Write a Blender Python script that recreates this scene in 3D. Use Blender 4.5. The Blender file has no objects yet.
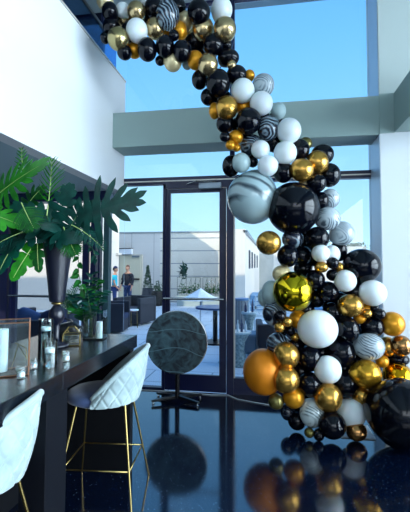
import bpy, bmesh, math, random
from mathutils import Vector, Matrix, Euler
from math import sin, cos, pi, radians as R
random.seed(7)
S = bpy.context.scene
COL = S.collection

# ------------------------------------------------------------------ camera
cam = bpy.data.objects.new('camera', bpy.data.cameras.new('camera'))
COL.objects.link(cam)
cam.data.sensor_fit = 'VERTICAL'; cam.data.sensor_height = 36.0; cam.data.sensor_width = 36.0*410/512
cam.data.lens = 393.77/512*36.0
cam.data.shift_y = -10.29/512
cam.data.clip_end = 300; cam.data.clip_start = 0.05
cam.location = (0, 0, 1.6)
cam.rotation_mode = 'QUATERNION'
cam.rotation_quaternion = (Matrix.Rotation(R(9.74), 4, 'Z') @ Matrix.Rotation(R(90+2.922), 4, 'X') @ Matrix.Rotation(R(0.187), 4, 'Z')).to_quaternion()
S.camera = cam

# ------------------------------------------------------------------ sky, sun, exposure
def lin(h):
    h = h.lstrip('#'); v = [int(h[i:i+2], 16)/255 for i in (0, 2, 4)]
    return tuple((c/12.92 if c <= .04045 else ((c+.055)/1.055)**2.4) for c in v) + (1,)
S.view_settings.view_transform = 'Standard'; S.view_settings.look = 'None'
S.view_settings.gamma = 1; S.view_settings.use_curve_mapping = False
S.view_settings.exposure = 0.45
world = bpy.data.worlds.new('sky'); S.world = world; world.use_nodes = True
nt = world.node_tree; nt.nodes.clear()
wo = nt.nodes.new('ShaderNodeOutputWorld'); bg = nt.nodes.new('ShaderNodeBackground')
tc = nt.nodes.new('ShaderNodeTexCoord'); sp = nt.nodes.new('ShaderNodeSeparateXYZ')
cr = nt.nodes.new('ShaderNodeValToRGB')
nt.links.new(tc.outputs['Generated'], sp.inputs[0]); nt.links.new(sp.outputs['Z'], cr.inputs[0])
e = cr.color_ramp.elements
e[0].position = 0.0; e[0].color = lin('#cdeffb')
e[1].position = 1.0; e[1].color = lin('#3f8fe0')
for p_, h_ in ((.08, '#bfe6fd'), (.2, '#a6d9fc'), (.34, '#88c9fd'), (.5, '#74bcfc')):
    n_ = e.new(p_); n_.color = lin(h_)
# added sky glow on the right to light the room; the sun itself stands left
dot = nt.nodes.new('ShaderNodeVectorMath'); dot.operation = 'DOT_PRODUCT'
dot.inputs[1].default_value = Vector((.93, -.25, .27)).normalized()
nt.links.new(tc.outputs['Generated'], dot.inputs[0])
mr = nt.nodes.new('ShaderNodeMapRange'); mr.interpolation_type = 'SMOOTHSTEP'
mr.inputs['From Min'].default_value = .5; mr.inputs['From Max'].default_value = 1.0
mr.inputs['To Min'].default_value = 1.0; mr.inputs['To Max'].default_value = 5
nt.links.new(dot.outputs['Value'], mr.inputs['Value'])
gl = nt.nodes.new('ShaderNodeMapRange'); gl.interpolation_type = 'SMOOTHSTEP'; gl.inputs['From Min'].default_value = .4; gl.inputs['From Max'].default_value = .85
nt.links.new(dot.outputs['Value'], gl.inputs['Value'])
hz = nt.nodes.new('ShaderNodeMixRGB'); hz.inputs['Color2'].default_value = lin('#dfe6ec')
nt.links.new(gl.outputs[0], hz.inputs['Fac']); nt.links.new(cr.outputs[0], hz.inputs['Color1'])
nt.links.new(hz.outputs[0], bg.inputs[0]); nt.links.new(mr.outputs[0], bg.inputs[1]); nt.links.new(bg.outputs[0], wo.inputs[0])

# daylight entering through the hall's tall right-hand glazing
day = bpy.data.objects.new('window_daylight', bpy.data.lights.new('window_daylight', 'AREA')); COL.objects.link(day)
day.data.shape = 'RECTANGLE'; day.data.size = 4.7; day.data.size_y = 9.5; day.data.energy = 1500; day.data.color = (.86, .93, 1)
day.location = (6.4, -.6, 2.6); day.rotation_euler = (0, R(90), 0)
# fill lamp added before the solid back wall to light beams and balloon fronts
bk_ = bpy.data.objects.new('rear_daylight', bpy.data.lights.new('rear_daylight', 'AREA')); COL.objects.link(bk_)
bk_.data.shape = 'RECTANGLE'; bk_.data.size = 6; bk_.data.size_y = 2.6; bk_.data.energy = 160; bk_.data.color = (.86, .93, 1)
bk_.location = (2.5, -5.9, 3.4); bk_.rotation_euler = (R(90), 0, 0)
sun = bpy.data.objects.new('sun', bpy.data.lights.new('sun', 'SUN')); COL.objects.link(sun)
sun.data.energy = 3.2; sun.data.angle = R(.6); sun.data.color = (1, .82, .6)
sun.rotation_euler = Vector((.62, .62, -.43)).to_track_quat('-Z', 'Y').to_euler()

# ------------------------------------------------------------------ helpers
def tag(o, label=None, cat=None, group=None, kind=None):
    if label: o['label'] = label
    if cat: o['category'] = cat
    if group: o['group'] = group
    if kind: o['kind'] = kind
    return o

class MB:
    def __init__(s): s.v = []; s.f = []; s.m = []
    def add(s, vs, fs, M=None, mi=0):
        b = len(s.v)
        s.v += [tuple(M @ Vector(v)) if M else tuple(v) for v in vs]
        s.f += [tuple(i+b for i in f) for f in fs]; s.m += [mi]*len(fs)
        return s
    def box(s, x0, x1, y0, y1, z0, z1, M=None, mi=0):
        vs = [(x, y, z) for z in (z0, z1) for y in (y0, y1) for x in (x0, x1)]
        return s.add(vs, [(0,2,3,1), (4,5,7,6), (0,1,5,4), (2,6,7,3), (0,4,6,2), (1,3,7,5)], M, mi)
    def tube(s, pts, r, n=10, M=None, caps=True, mi=0):
        pts = [Vector(p) for p in pts]
        rs = r if isinstance(r, (list, tuple)) else [r]*len(pts)
        vs = []; fs = []; up = None
        for i, p in enumerate(pts):
            t = (pts[min(i+1, len(pts)-1)] - pts[max(i-1, 0)]).normalized()
            if up is None: up = t.orthogonal().normalized()
            up = (up - t*up.dot(t)).normalized(); w = t.cross(up)
            for k in range(n):
                a = 2*pi*k/n; vs.append(p + (up*cos(a) + w*sin(a))*rs[i])
        for i in range(len(pts)-1):
            for k in range(n):
                k2 = (k+1) % n; fs.append((i*n+k, i*n+k2, (i+1)*n+k2, (i+1)*n+k))
        if caps: fs += [tuple(range(n-1, -1, -1)), tuple(range((len(pts)-1)*n, len(pts)*n))]
        return s.add(vs, fs, M, mi)
    def lathe(s, prof, n=32, M=None, sx=1, sy=1, closed=False, mi=0):
        vs = []; fs = []
        for r, z in prof:
            for k in range(n):
                a = 2*pi*k/n; vs.append((r*cos(a)*sx, r*sin(a)*sy, z))
        m = len(prof)
        for i in range(m if closed else m-1):
            j = (i+1) % m
            for k in range(n):
                k2 = (k+1) % n; fs.append((i*n+k, i*n+k2, j*n+k2, j*n+k))
        if not closed:
            if prof[0][0] > 1e-5: fs.append(tuple(range(n-1, -1, -1)))
            if prof[-1][0] > 1e-5: fs.append(tuple(range((m-1)*n, m*n)))
        return s.add(vs, fs, M, mi)
    def build(s, name, mat, parent=None, smooth=False, bevel=0, kind=None, angle=None, fix=True):
        me = bpy.data.meshes.new(name); me.from_pydata(s.v, [], s.f)
        for m_ in (mat if isinstance(mat, list) else [mat]): me.materials.append(m_)
        for p_, i_ in zip(me.polygons, s.m): p_.material_index = i_
        if fix:
            bm = bmesh.new(); bm.from_mesh(me)
            bmesh.ops.remove_doubles(bm, verts=bm.verts, dist=1e-5)
            bmesh.ops.recalc_face_normals(bm, faces=bm.faces)
            bm.to_mesh(me); bm.free()
        if smooth: me.shade_smooth()
        if angle: me.set_sharp_from_angle(angle=R(angle))
        o = bpy.data.objects.new(name, me); COL.objects.link(o)
        if parent: o.parent = parent
        if bevel:
            b = o.modifiers.new('bevel', 'BEVEL'); b.width = bevel; b.segments = 2; b.limit_method = 'ANGLE'
        if kind: o['kind'] = kind
        return o

def empty(name, loc, rz=0, label=None, cat=None, group=None):
    o = bpy.data.objects.new(name, None); COL.objects.link(o)
    o.location = loc; o.rotation_euler = (0, 0, rz); o.empty_display_size = .1
    return tag(o, label, cat, group)
def copy_tree(o, parent=None):
    c = o.copy(); COL.objects.link(c)
    if parent: c.parent = parent
    for ch in [x for x in bpy.data.objects if x.parent == o]: copy_tree(ch, c)
    return c
def origin(o, loc):
    """move a top-level mesh's origin to loc"""
    o.data.transform(Matrix.Translation(-Vector(loc))); o.location = loc
    return o

MATS = {}
def mat(name, color, rough=.5, metal=0, spec=.5, coat=0, bump=None, noise=None, emit=None, trans=0, ior=1.45, alpha=1, sheen=0, subs=0):
    if name in MATS: return MATS[name]
    m = bpy.data.materials.new(name); m.use_nodes = True; MATS[name] = m
    b = m.node_tree.nodes['Principled BSDF']; N = m.node_tree.nodes; L = m.node_tree.links
    c = lin(color) if isinstance(color, str) else color
    b.inputs['Base Color'].default_value = c; b.inputs['Roughness'].default_value = rough
    b.inputs['Metallic'].default_value = metal; b.inputs['Specular IOR Level'].default_value = spec
    b.inputs['Coat Weight'].default_value = coat; b.inputs['Coat Roughness'].default_value = .05
    b.inputs['Transmission Weight'].default_value = trans; b.inputs['IOR'].default_value = ior
    if sheen: b.inputs['Sheen Weight'].default_value = sheen; b.inputs['Sheen Roughness'].default_value = .4
    if subs: b.inputs['Subsurface Weight'].default_value = subs; b.inputs['Subsurface Scale'].default_value = .03
    if noise:   # (scale, second colour, detail)
        t = N.new('ShaderNodeTexCoord'); n = N.new('ShaderNodeTexNoise'); n.inputs['Scale'].default_value = noise[0]; n.inputs['Detail'].default_value = noise[2]
        r = N.new('ShaderNodeValToRGB'); r.color_ramp.elements[0].position = .35; r.color_ramp.elements[1].position = .7
        r.color_ramp.elements[0].color = c; r.color_ramp.elements[1].color = lin(noise[1])
        L.new(t.outputs['Object'], n.inputs['Vector']); L.new(n.outputs['Fac'], r.inputs[0]); L.new(r.outputs[0], b.inputs['Base Color'])
    if bump:
        t = N.new('ShaderNodeTexCoord'); n = N.new('ShaderNodeTexNoise'); n.inputs['Scale'].default_value = bump[0]; n.inputs['Detail'].default_value = 4
        u = N.new('ShaderNodeBump'); u.inputs['Strength'].default_value = bump[1]; u.inputs['Distance'].default_value = .01
        L.new(t.outputs['Object'], n.inputs['Vector']); L.new(n.outputs['Fac'], u.inputs['Height']); L.new(u.outputs[0], b.inputs['Normal'])
    return m
def glass_mat(name, tint='#f4fbff', refl=1.0, rough=0.0):
    if name in MATS: return MATS[name]
    m = bpy.data.materials.new(name); m.use_nodes = True; MATS[name] = m
    N = m.node_tree.nodes; L = m.node_tree.links; N.clear()
    o = N.new('ShaderNodeOutputMaterial'); t = N.new('ShaderNodeBsdfTransparent'); g = N.new('ShaderNodeBsdfGlossy')
    t.inputs[0].default_value = lin(tint); g.inputs['Roughness'].default_value = rough
    f = N.new('ShaderNodeFresnel'); f.inputs[0].default_value = 1.45
    k = N.new('ShaderNodeMath'); k.operation = 'MULTIPLY'; k.inputs[1].default_value = refl
    x = N.new('ShaderNodeMixShader')
    L.new(f.outputs[0], k.inputs[0]); L.new(k.outputs[0], x.inputs[0]); L.new(t.outputs[0], x.inputs[1]); L.new(g.outputs[0], x.inputs[2]); L.new(x.outputs[0], o.inputs[0])
    return m

M_white = mat('white_plaster', '#dfe3e6', .55, bump=(30, .04))
M_beam = mat('grey_green_paint', '#8fa5a2', .6, bump=(20, .04))
M_pillar = mat('pale_paint', '#d3dade', .6, bump=(20, .04))
M_soffit = mat('soffit_paint', '#a3bcc6', .7)
M_ceil = mat('ceiling_paint', '#9db2b8', .8)
M_dark = mat('dark_metal', '#10163a', .32, .0, .5)
M_navy = mat('dark_panel', '#0d1838', .35)
M_black = mat('black_laminate', '#05070c', .5, spec=.3)
M_trim = mat('pale_metal_trim', '#c9c6bf', .4, .3)
M_glass = glass_mat('window_glass')
M_chrome = mat('brushed_steel', '#c9ced2', .25, 1)
M_gold = mat('gold_metal', '#93804f', .32, 1)
M_copper = mat('copper_metal', '#c98f6e', .3, 1)
M_blackmetal = mat('black_metal', '#0b0c10', .35, .4)

def floor_mat():
    m = mat('polished_dark_concrete', '#050a14', .1, spec=.8)
    N = m.node_tree.nodes; L = m.node_tree.links; b = N['Principled BSDF']
    b.inputs['IOR'].default_value = 1.75
    t = N.new('ShaderNodeTexCoord'); n = N.new('ShaderNodeTexNoise'); n.inputs['Scale'].default_value = 2.2; n.inputs['Detail'].default_value = 6
    r = N.new('ShaderNodeMapRange'); r.inputs['To Min'].default_value = .05; r.inputs['To Max'].default_value = .15
    L.new(t.outputs['Object'], n.inputs['Vector']); L.new(n.outputs['Fac'], r.inputs['Value']); L.new(r.outputs[0], b.inputs['Roughness'])
    v = N.new('ShaderNodeTexVoronoi'); v.inputs['Scale'].default_value = 34
    c = N.new('ShaderNodeValToRGB'); c.color_ramp.elements[0].position = .05; c.color_ramp.elements[0].color = lin('#6c7f96')
    c.color_ramp.elements[1].position = .13; c.color_ramp.elements[1].color = lin('#030c20')
    L.new(t.outputs['Object'], v.inputs['Vector']); L.new(v.outputs['Distance'], c.inputs[0]); L.new(c.outputs[0], b.inputs['Base Color'])
    return m
def brick_mat(name, c1, c2, mortar, w, h, msize, rough=.6, off=.5):
    m = mat(name, c1, rough); N = m.node_tree.nodes; L = m.node_tree.links; b = N['Principled BSDF']
    t = N.new('ShaderNodeTexCoord'); k = N.new('ShaderNodeTexBrick'); k.offset = off
    k.inputs['Color1'].default_value = lin(c1); k.inputs['Color2'].default_value = lin(c2); k.inputs['Mortar'].default_value = lin(mortar)
    k.inputs['Scale'].default_value = 1; k.inputs['Brick Width'].default_value = w; k.inputs['Row Height'].default_value = h; k.inputs['Mortar Size'].default_value = msize
    k.inputs['Mortar Smooth'].default_value = .1
    L.new(t.outputs['Object'], k.inputs['Vector']); L.new(k.outputs['Color'], b.inputs['Base Color'])
    return m
M_floor = floor_mat()
M_pave = brick_mat('courtyard_pavers', '#bccbd9', '#c6d4e0', '#7f93a6', .9, .6, .012)

# ------------------------------------------------------------------ the room
D = 4.99; XW = -1.963; XC = 1.184; YB = 4.577
def struct(name, b, m, **k): return b.build(name, m, kind='structure', **k)
struct('floor', MB().box(-6, 6, -6, D, -.12, 0), M_floor)
struct('ground', MB().box(-40, 40, D, 70, -.2, -.02).box(6, 40, -40, D, -.2, -.02), M_pave)
fas = struct('wall_left', MB().box(XW-.14, XW, -6, D, 2.572, 4.09), M_white)
MB().box(XW-.16, XW+.012, -6, D, 4.09, 4.109).build('edge_cap', M_trim, fas)
struct('trim_1', MB().box(-6, XW-.14, -6, D, 2.572, 2.72), M_soffit)
struct('trim_2', MB().box(-6, XW-.14, D-.2, D-.02, 2.45, 2.572), M_navy)
up = struct('wall_upper_left', MB().box(-6, -2.335, D, D+.12, 2.72, 5.12).box(-6.1, -6, -6, D, 2.6, 5.12), mat('deep_navy_panel', '#060b1c', .6, spec=.2))
struct('wall_back', MB().box(-6.1, 6.1, -6.15, -6, 0, 5.25), M_white)
struct('wall_far_left', MB().box(-6.12, -6, -6, 2.5, 0, 2.6), M_navy)
struct('ceiling', MB().box(-6.1, 6.3, -6.1, D+.25, 5.12, 5.35), M_ceil)
struct('wall_front', MB().box(XC, 6.6, YB, D+.12, 0, 5.12), M_pillar)
bm_ = struct('trim_3', MB().box(XW, XC, YB, D-.03, 3.067, 3.508), M_beam, bevel=.006)
struct('trim_4', MB().box(1.335, 1.95, -6, YB, 3.08, 3.523), M_beam, bevel=.006)
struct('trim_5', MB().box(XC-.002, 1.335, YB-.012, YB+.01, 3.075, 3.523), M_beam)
MB().box(XC-.006, XC+.001, YB+.01, D-.002, 3.51, 5.12).box(XC-.006, XC+.001, YB+.01, D-.002, 0, 3.06).build('skylit_strip', mat('skylit_blue', '#cfe0f0', .5, .6), bm_)  # added pale blue strips, skylight on the column's side put into the colour
struct('trim_7', MB().box(XC, 1.36, YB-.006, YB+.01, 3.525, 5.12).box(1.36, 6.5, YB-.006, YB+.01, 3.525, 5.12), mat('upper_wall_grey', '#aebbb9', .6))  # thin greyer panel over the upper right wall
# right side glazing of the hall (outside the picture, its daylight is what the balloons mirror)
wr = struct('window_5', MB().box(5.95, 6.1, -6, YB, 0, .25).box(5.95, 6.1, -6, YB, 2.6, 2.75).box(5.95, 6.1, -6, YB, 4.95, 5.12), M_dark)
for y in (-4.4, -2.6, -.8, 1.0, 2.8): MB().box(5.97, 6.08, y-.04, y+.04, .25, 4.95).build('mullion', M_dark, wr)
MB().box(6.02, 6.03, -6, YB, .25, 4.95).build('pane', M_glass, wr)

# front curtain wall: upper window, crossbar, door, side lights
w1 = struct('window_1', MB().box(-2.335, XC, D, D+.07, 3.508, 3.626).box(-2.335, XC, D, D+.07, 5.085, 5.12).box(-2.335, -2.30, D, D+.07, 3.6, 5.1), M_dark)
MB().box(-.535, -.475, D-.01, D+.09, 3.6, 5.08).build('mullion', M_dark, w1)
MB().box(-2.3, XC, D+.03, D+.036, 3.62, 5.06).build('pane', M_glass, w1)
w2 = struct('window_2', MB().box(XW, XC, D-.01, D+.08, 2.672, 2.765).box(-.535, -.475, D-.01, D+.09, 2.76, 3.5).box(XW, XC, D, D+.08, 3.46, 3.51), M_dark)
MB().box(XW, XC, D-.016, D-.01, 2.706, 2.722).build('steel_strip', M_trim, w2)
MB().box(XW, XC, D+.03, D+.036, 2.76, 3.47).build('pane', M_glass, w2)
w3 = struct('window_3', MB().box(XW, -1.42, D, D+.08, 0, .03), M_dark)
MB().box(XW+.002, -1.4, D+.03, D+.036, .02, 2.68).build('pane', M_glass, w3)
w4 = struct('window_4', MB().box(-.575, -.487, D-.02, D+.1, 0, 2.69).box(-.49, XC, D, D+.08, 0, .2), M_dark)
MB().box(-.487, -.472, D-.005, D+.05, .2, 2.67).build('bright_stop', M_trim, w4)
MB().box(-.48, XC, D+.03, D+.036, .19, 2.68).build('pane', M_glass, w4)
def glazed_door(name, x0, x1, bar_side=1):
    d = struct(name, MB().box(x0-.04, x0-.003, D-.02, D+.1, 0, 2.67).box(x0-.04, x1+.01, D-.02, D+.1, 2.61, 2.672), M_dark)
    MB().box(x0, x0+.055, D, D+.045, .01, 2.6).box(x1-.085, x1, D, D+.045, .01, 2.6).build('stile', M_dark, d)
    MB().box(x0+.05, x1-.08, D, D+.045, 2.555, 2.6).build('top_rail', M_dark, d)
    MB().box(x0+.05, x1-.08, D, D+.045, .01, .215).build('bottom_rail', M_dark, d)
    MB().box(x0+.05, x1-.08, D+.02, D+.027, .21, 2.56).build('pane', M_glass, d)
    b = MB().tube([(x0-.01, D-.07, 1.18), (x1-.02, D-.07, 1.18)], .016, 12).tube([(x0+.03, D-.07, 1.18), (x0+.03, D+.01, 1.18)], .011).tube([(x1-.04, D-.07, 1.18), (x1-.04, D+.01, 1.18)], .011)
    b.build('push_bar', M_chrome, d, smooth=True, angle=40)
    return d
d1 = glazed_door('door_1', -1.375, -.585)
cl = MB().box(-.93, -.64, D-.075, D-.005, 2.585, 2.665).build('door_closer', mat('grey_metal', '#8794a0', .35, .7), d1, bevel=.008)
MB().tube([(-.7, D-.05, 2.67), (-.95, D-.13, 2.675), (-1.1, D-.02, 2.66)], .009).build('closer_arm', M_chrome, cl)
d2 = glazed_door('door_2', -3.585, -2.46)
w6 = struct('window_6', MB().box(-6, -3.67, D, D+.08, 0, .1).box(-4.45, -3.67, D-.01, D+.09, 0, 2.6).box(-6, XW-.14, D, D+.08, 2.5, 2.6), M_dark)
MB().box(-6, -4.45, D+.03, D+.036, .1, 2.5).build('pane', M_glass, w6)
w7 = struct('window_7', MB().box(-2.425, -2.352, D-.01, D+.1, 0, 2.6).box(-2.32, -2.295, D, D+.08, 0, 2.6), M_dark)
MB().box(-2.24, -2.165, D-.01, D+.09, 0, 2.6).build('post', mat('teal_grey_metal', '#35545c', .4, .4), w7)
MB().box(-2.36, XW, D+.04, D+.046, 0, 2.55).build('pane', M_glass, w7)

# glass balustrade on the mezzanine edge
bal = empty('glass_balustrade', (XW-.07, 2, 4.1), 0, 'dark tinted glass railing with a slim metal rail above the white mezzanine wall', 'railing')
gm = glass_mat('balustrade_glass', '#a9c8e6', .3)
for y0, y1 in ((-1.2, .75), (.77, 2.75), (2.77, 4.81)):
    MB().box(-.006, .006, y0-2, y1-2, 0, .40).build('glass_panel', gm, bal)
MB().tube([(0, -3.2, .41), (0, 2.81, .41)], .02, 12).build('handrail', M_blackmetal, bal, smooth=True)

# ------------------------------------------------------------------ balloons
def marble(name, dark, light, scale, dist, thr, rough=.25, patch=.8):
    m = mat(name, dark, rough, spec=.6, coat=.4); N = m.node_tree.nodes; L = m.node_tree.links; b = N['Principled BSDF']
    t = N.new('ShaderNodeTexCoord'); oi = N.new('ShaderNodeObjectInfo'); cx = N.new('ShaderNodeCombineXYZ')
    mu = N.new('ShaderNodeMath'); mu.operation = 'MULTIPLY'; mu.inputs[1].default_value = 40
    ad = N.new('ShaderNodeVectorMath'); ad.operation = 'ADD'
    L.new(oi.outputs['Random'], mu.inputs[0])
    for i in range(3): L.new(mu.outputs[0], cx.inputs[i])
    L.new(t.outputs['Object'], ad.inputs[0])
    n = N.new('ShaderNodeTexNoise'); n.inputs['Scale'].default_value = scale*.28; n.inputs['Detail'].default_value = 1.5
    sc = N.new('ShaderNodeVectorMath'); sc.operation = 'SCALE'; sc.inputs['Scale'].default_value = dist
    a2 = N.new('ShaderNodeVectorMath'); a2.operation = 'ADD'
    L.new(cx.outputs[0], ad.inputs[1]); L.new(ad.outputs[0], n.inputs['Vector'])
    L.new(n.outputs['Color'], sc.inputs[0]); L.new(sc.outputs[0], a2.inputs[0]); L.new(t.outputs['Object'], a2.inputs[1])
    w = N.new('ShaderNodeTexWave'); w.inputs['Scale'].default_value = scale; w.inputs['Distortion'].default_value = 2.5
    w.inputs['Detail'].default_value = 2.5; w.inputs['Detail Scale'].default_value = 1.2; w.bands_direction = 'DIAGONAL'
    L.new(a2.outputs[0], w.inputs['Vector'])
    c = N.new('ShaderNodeValToRGB'); c.color_ramp.elements[0].color = lin(dark); c.color_ramp.elements[1].color = lin(light)
    c.color_ramp.elements[0].position = thr; c.color_ramp.elements[1].position = min(1, thr+.6)
    n2 = N.new('ShaderNodeTexNoise'); n2.inputs['Scale'].default_value = scale*.55; n2.inputs['Detail'].default_value = 1; L.new(ad.outputs[0], n2.inputs['Vector'])
    m2 = N.new('ShaderNodeMapRange'); m2.inputs['From Min'].default_value = .46; m2.inputs['From Max'].default_value = .62; m2.inputs['To Max'].default_value = patch; L.new(n2.outputs['Fac'], m2.inputs['Value'])
    mx_ = N.new('ShaderNodeMath'); mx_.operation = 'MAXIMUM' if patch > 0 else 'ADD'; mx_.use_clamp = True
    L.new(w.outputs['Fac'], mx_.inputs[0]); L.new(m2.outputs[0], mx_.inputs[1]); L.new(mx_.outputs[0], c.inputs[0]); L.new(c.outputs[0], b.inputs['Base Color'])
    return m
BM = dict(
 K=mat('black_latex', '#03050f', .13, spec=.32), W=mat('white_latex', '#d3dcdf', .3, spec=.5, subs=.15),
 G=mat('chrome_gold_latex', '#c29445', .27, .9), P=mat('pearl_orange_latex', '#d08d1c', .3, .55),
 C=mat('cream_gold_latex', '#d8c79a', .28, .4), L=mat('champagne_latex', '#a89a6c', .22, .9),
 T=mat('shaded_white_latex', '#9fb6b8', .35), O=mat('orange_latex', '#d07a10', .42, .35),  # T: white balloons in shade, the shade put into the latex colour
 F=mat('yellow_foil', '#c8ae20', .1, 1), A=mat('amber_foil', '#d79a18', .14, 1), B=mat('copper_latex', '#a87a4a', .22, .95),
 V=mat('olive_gold_latex', '#6c6538', .3, .7), H=mat('pearly_gold_latex', '#c4922a', .24, .8),
 M=marble('marbled_grey_latex', '#4c5a66', '#a5b3ba', 13, .3, .05), D=marble('marbled_dark_latex', '#10182a', '#8498a4', 12, .25, .3, .25, -.6),
 N=marble('marbled_white_latex', '#5a686c', '#b9c6c8', 12, .25, .05))
bigm = marble('giant_marbled_latex', '#33424c', '#93aaaf', 3.2, .5, -.2+.2, .22)

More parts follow.
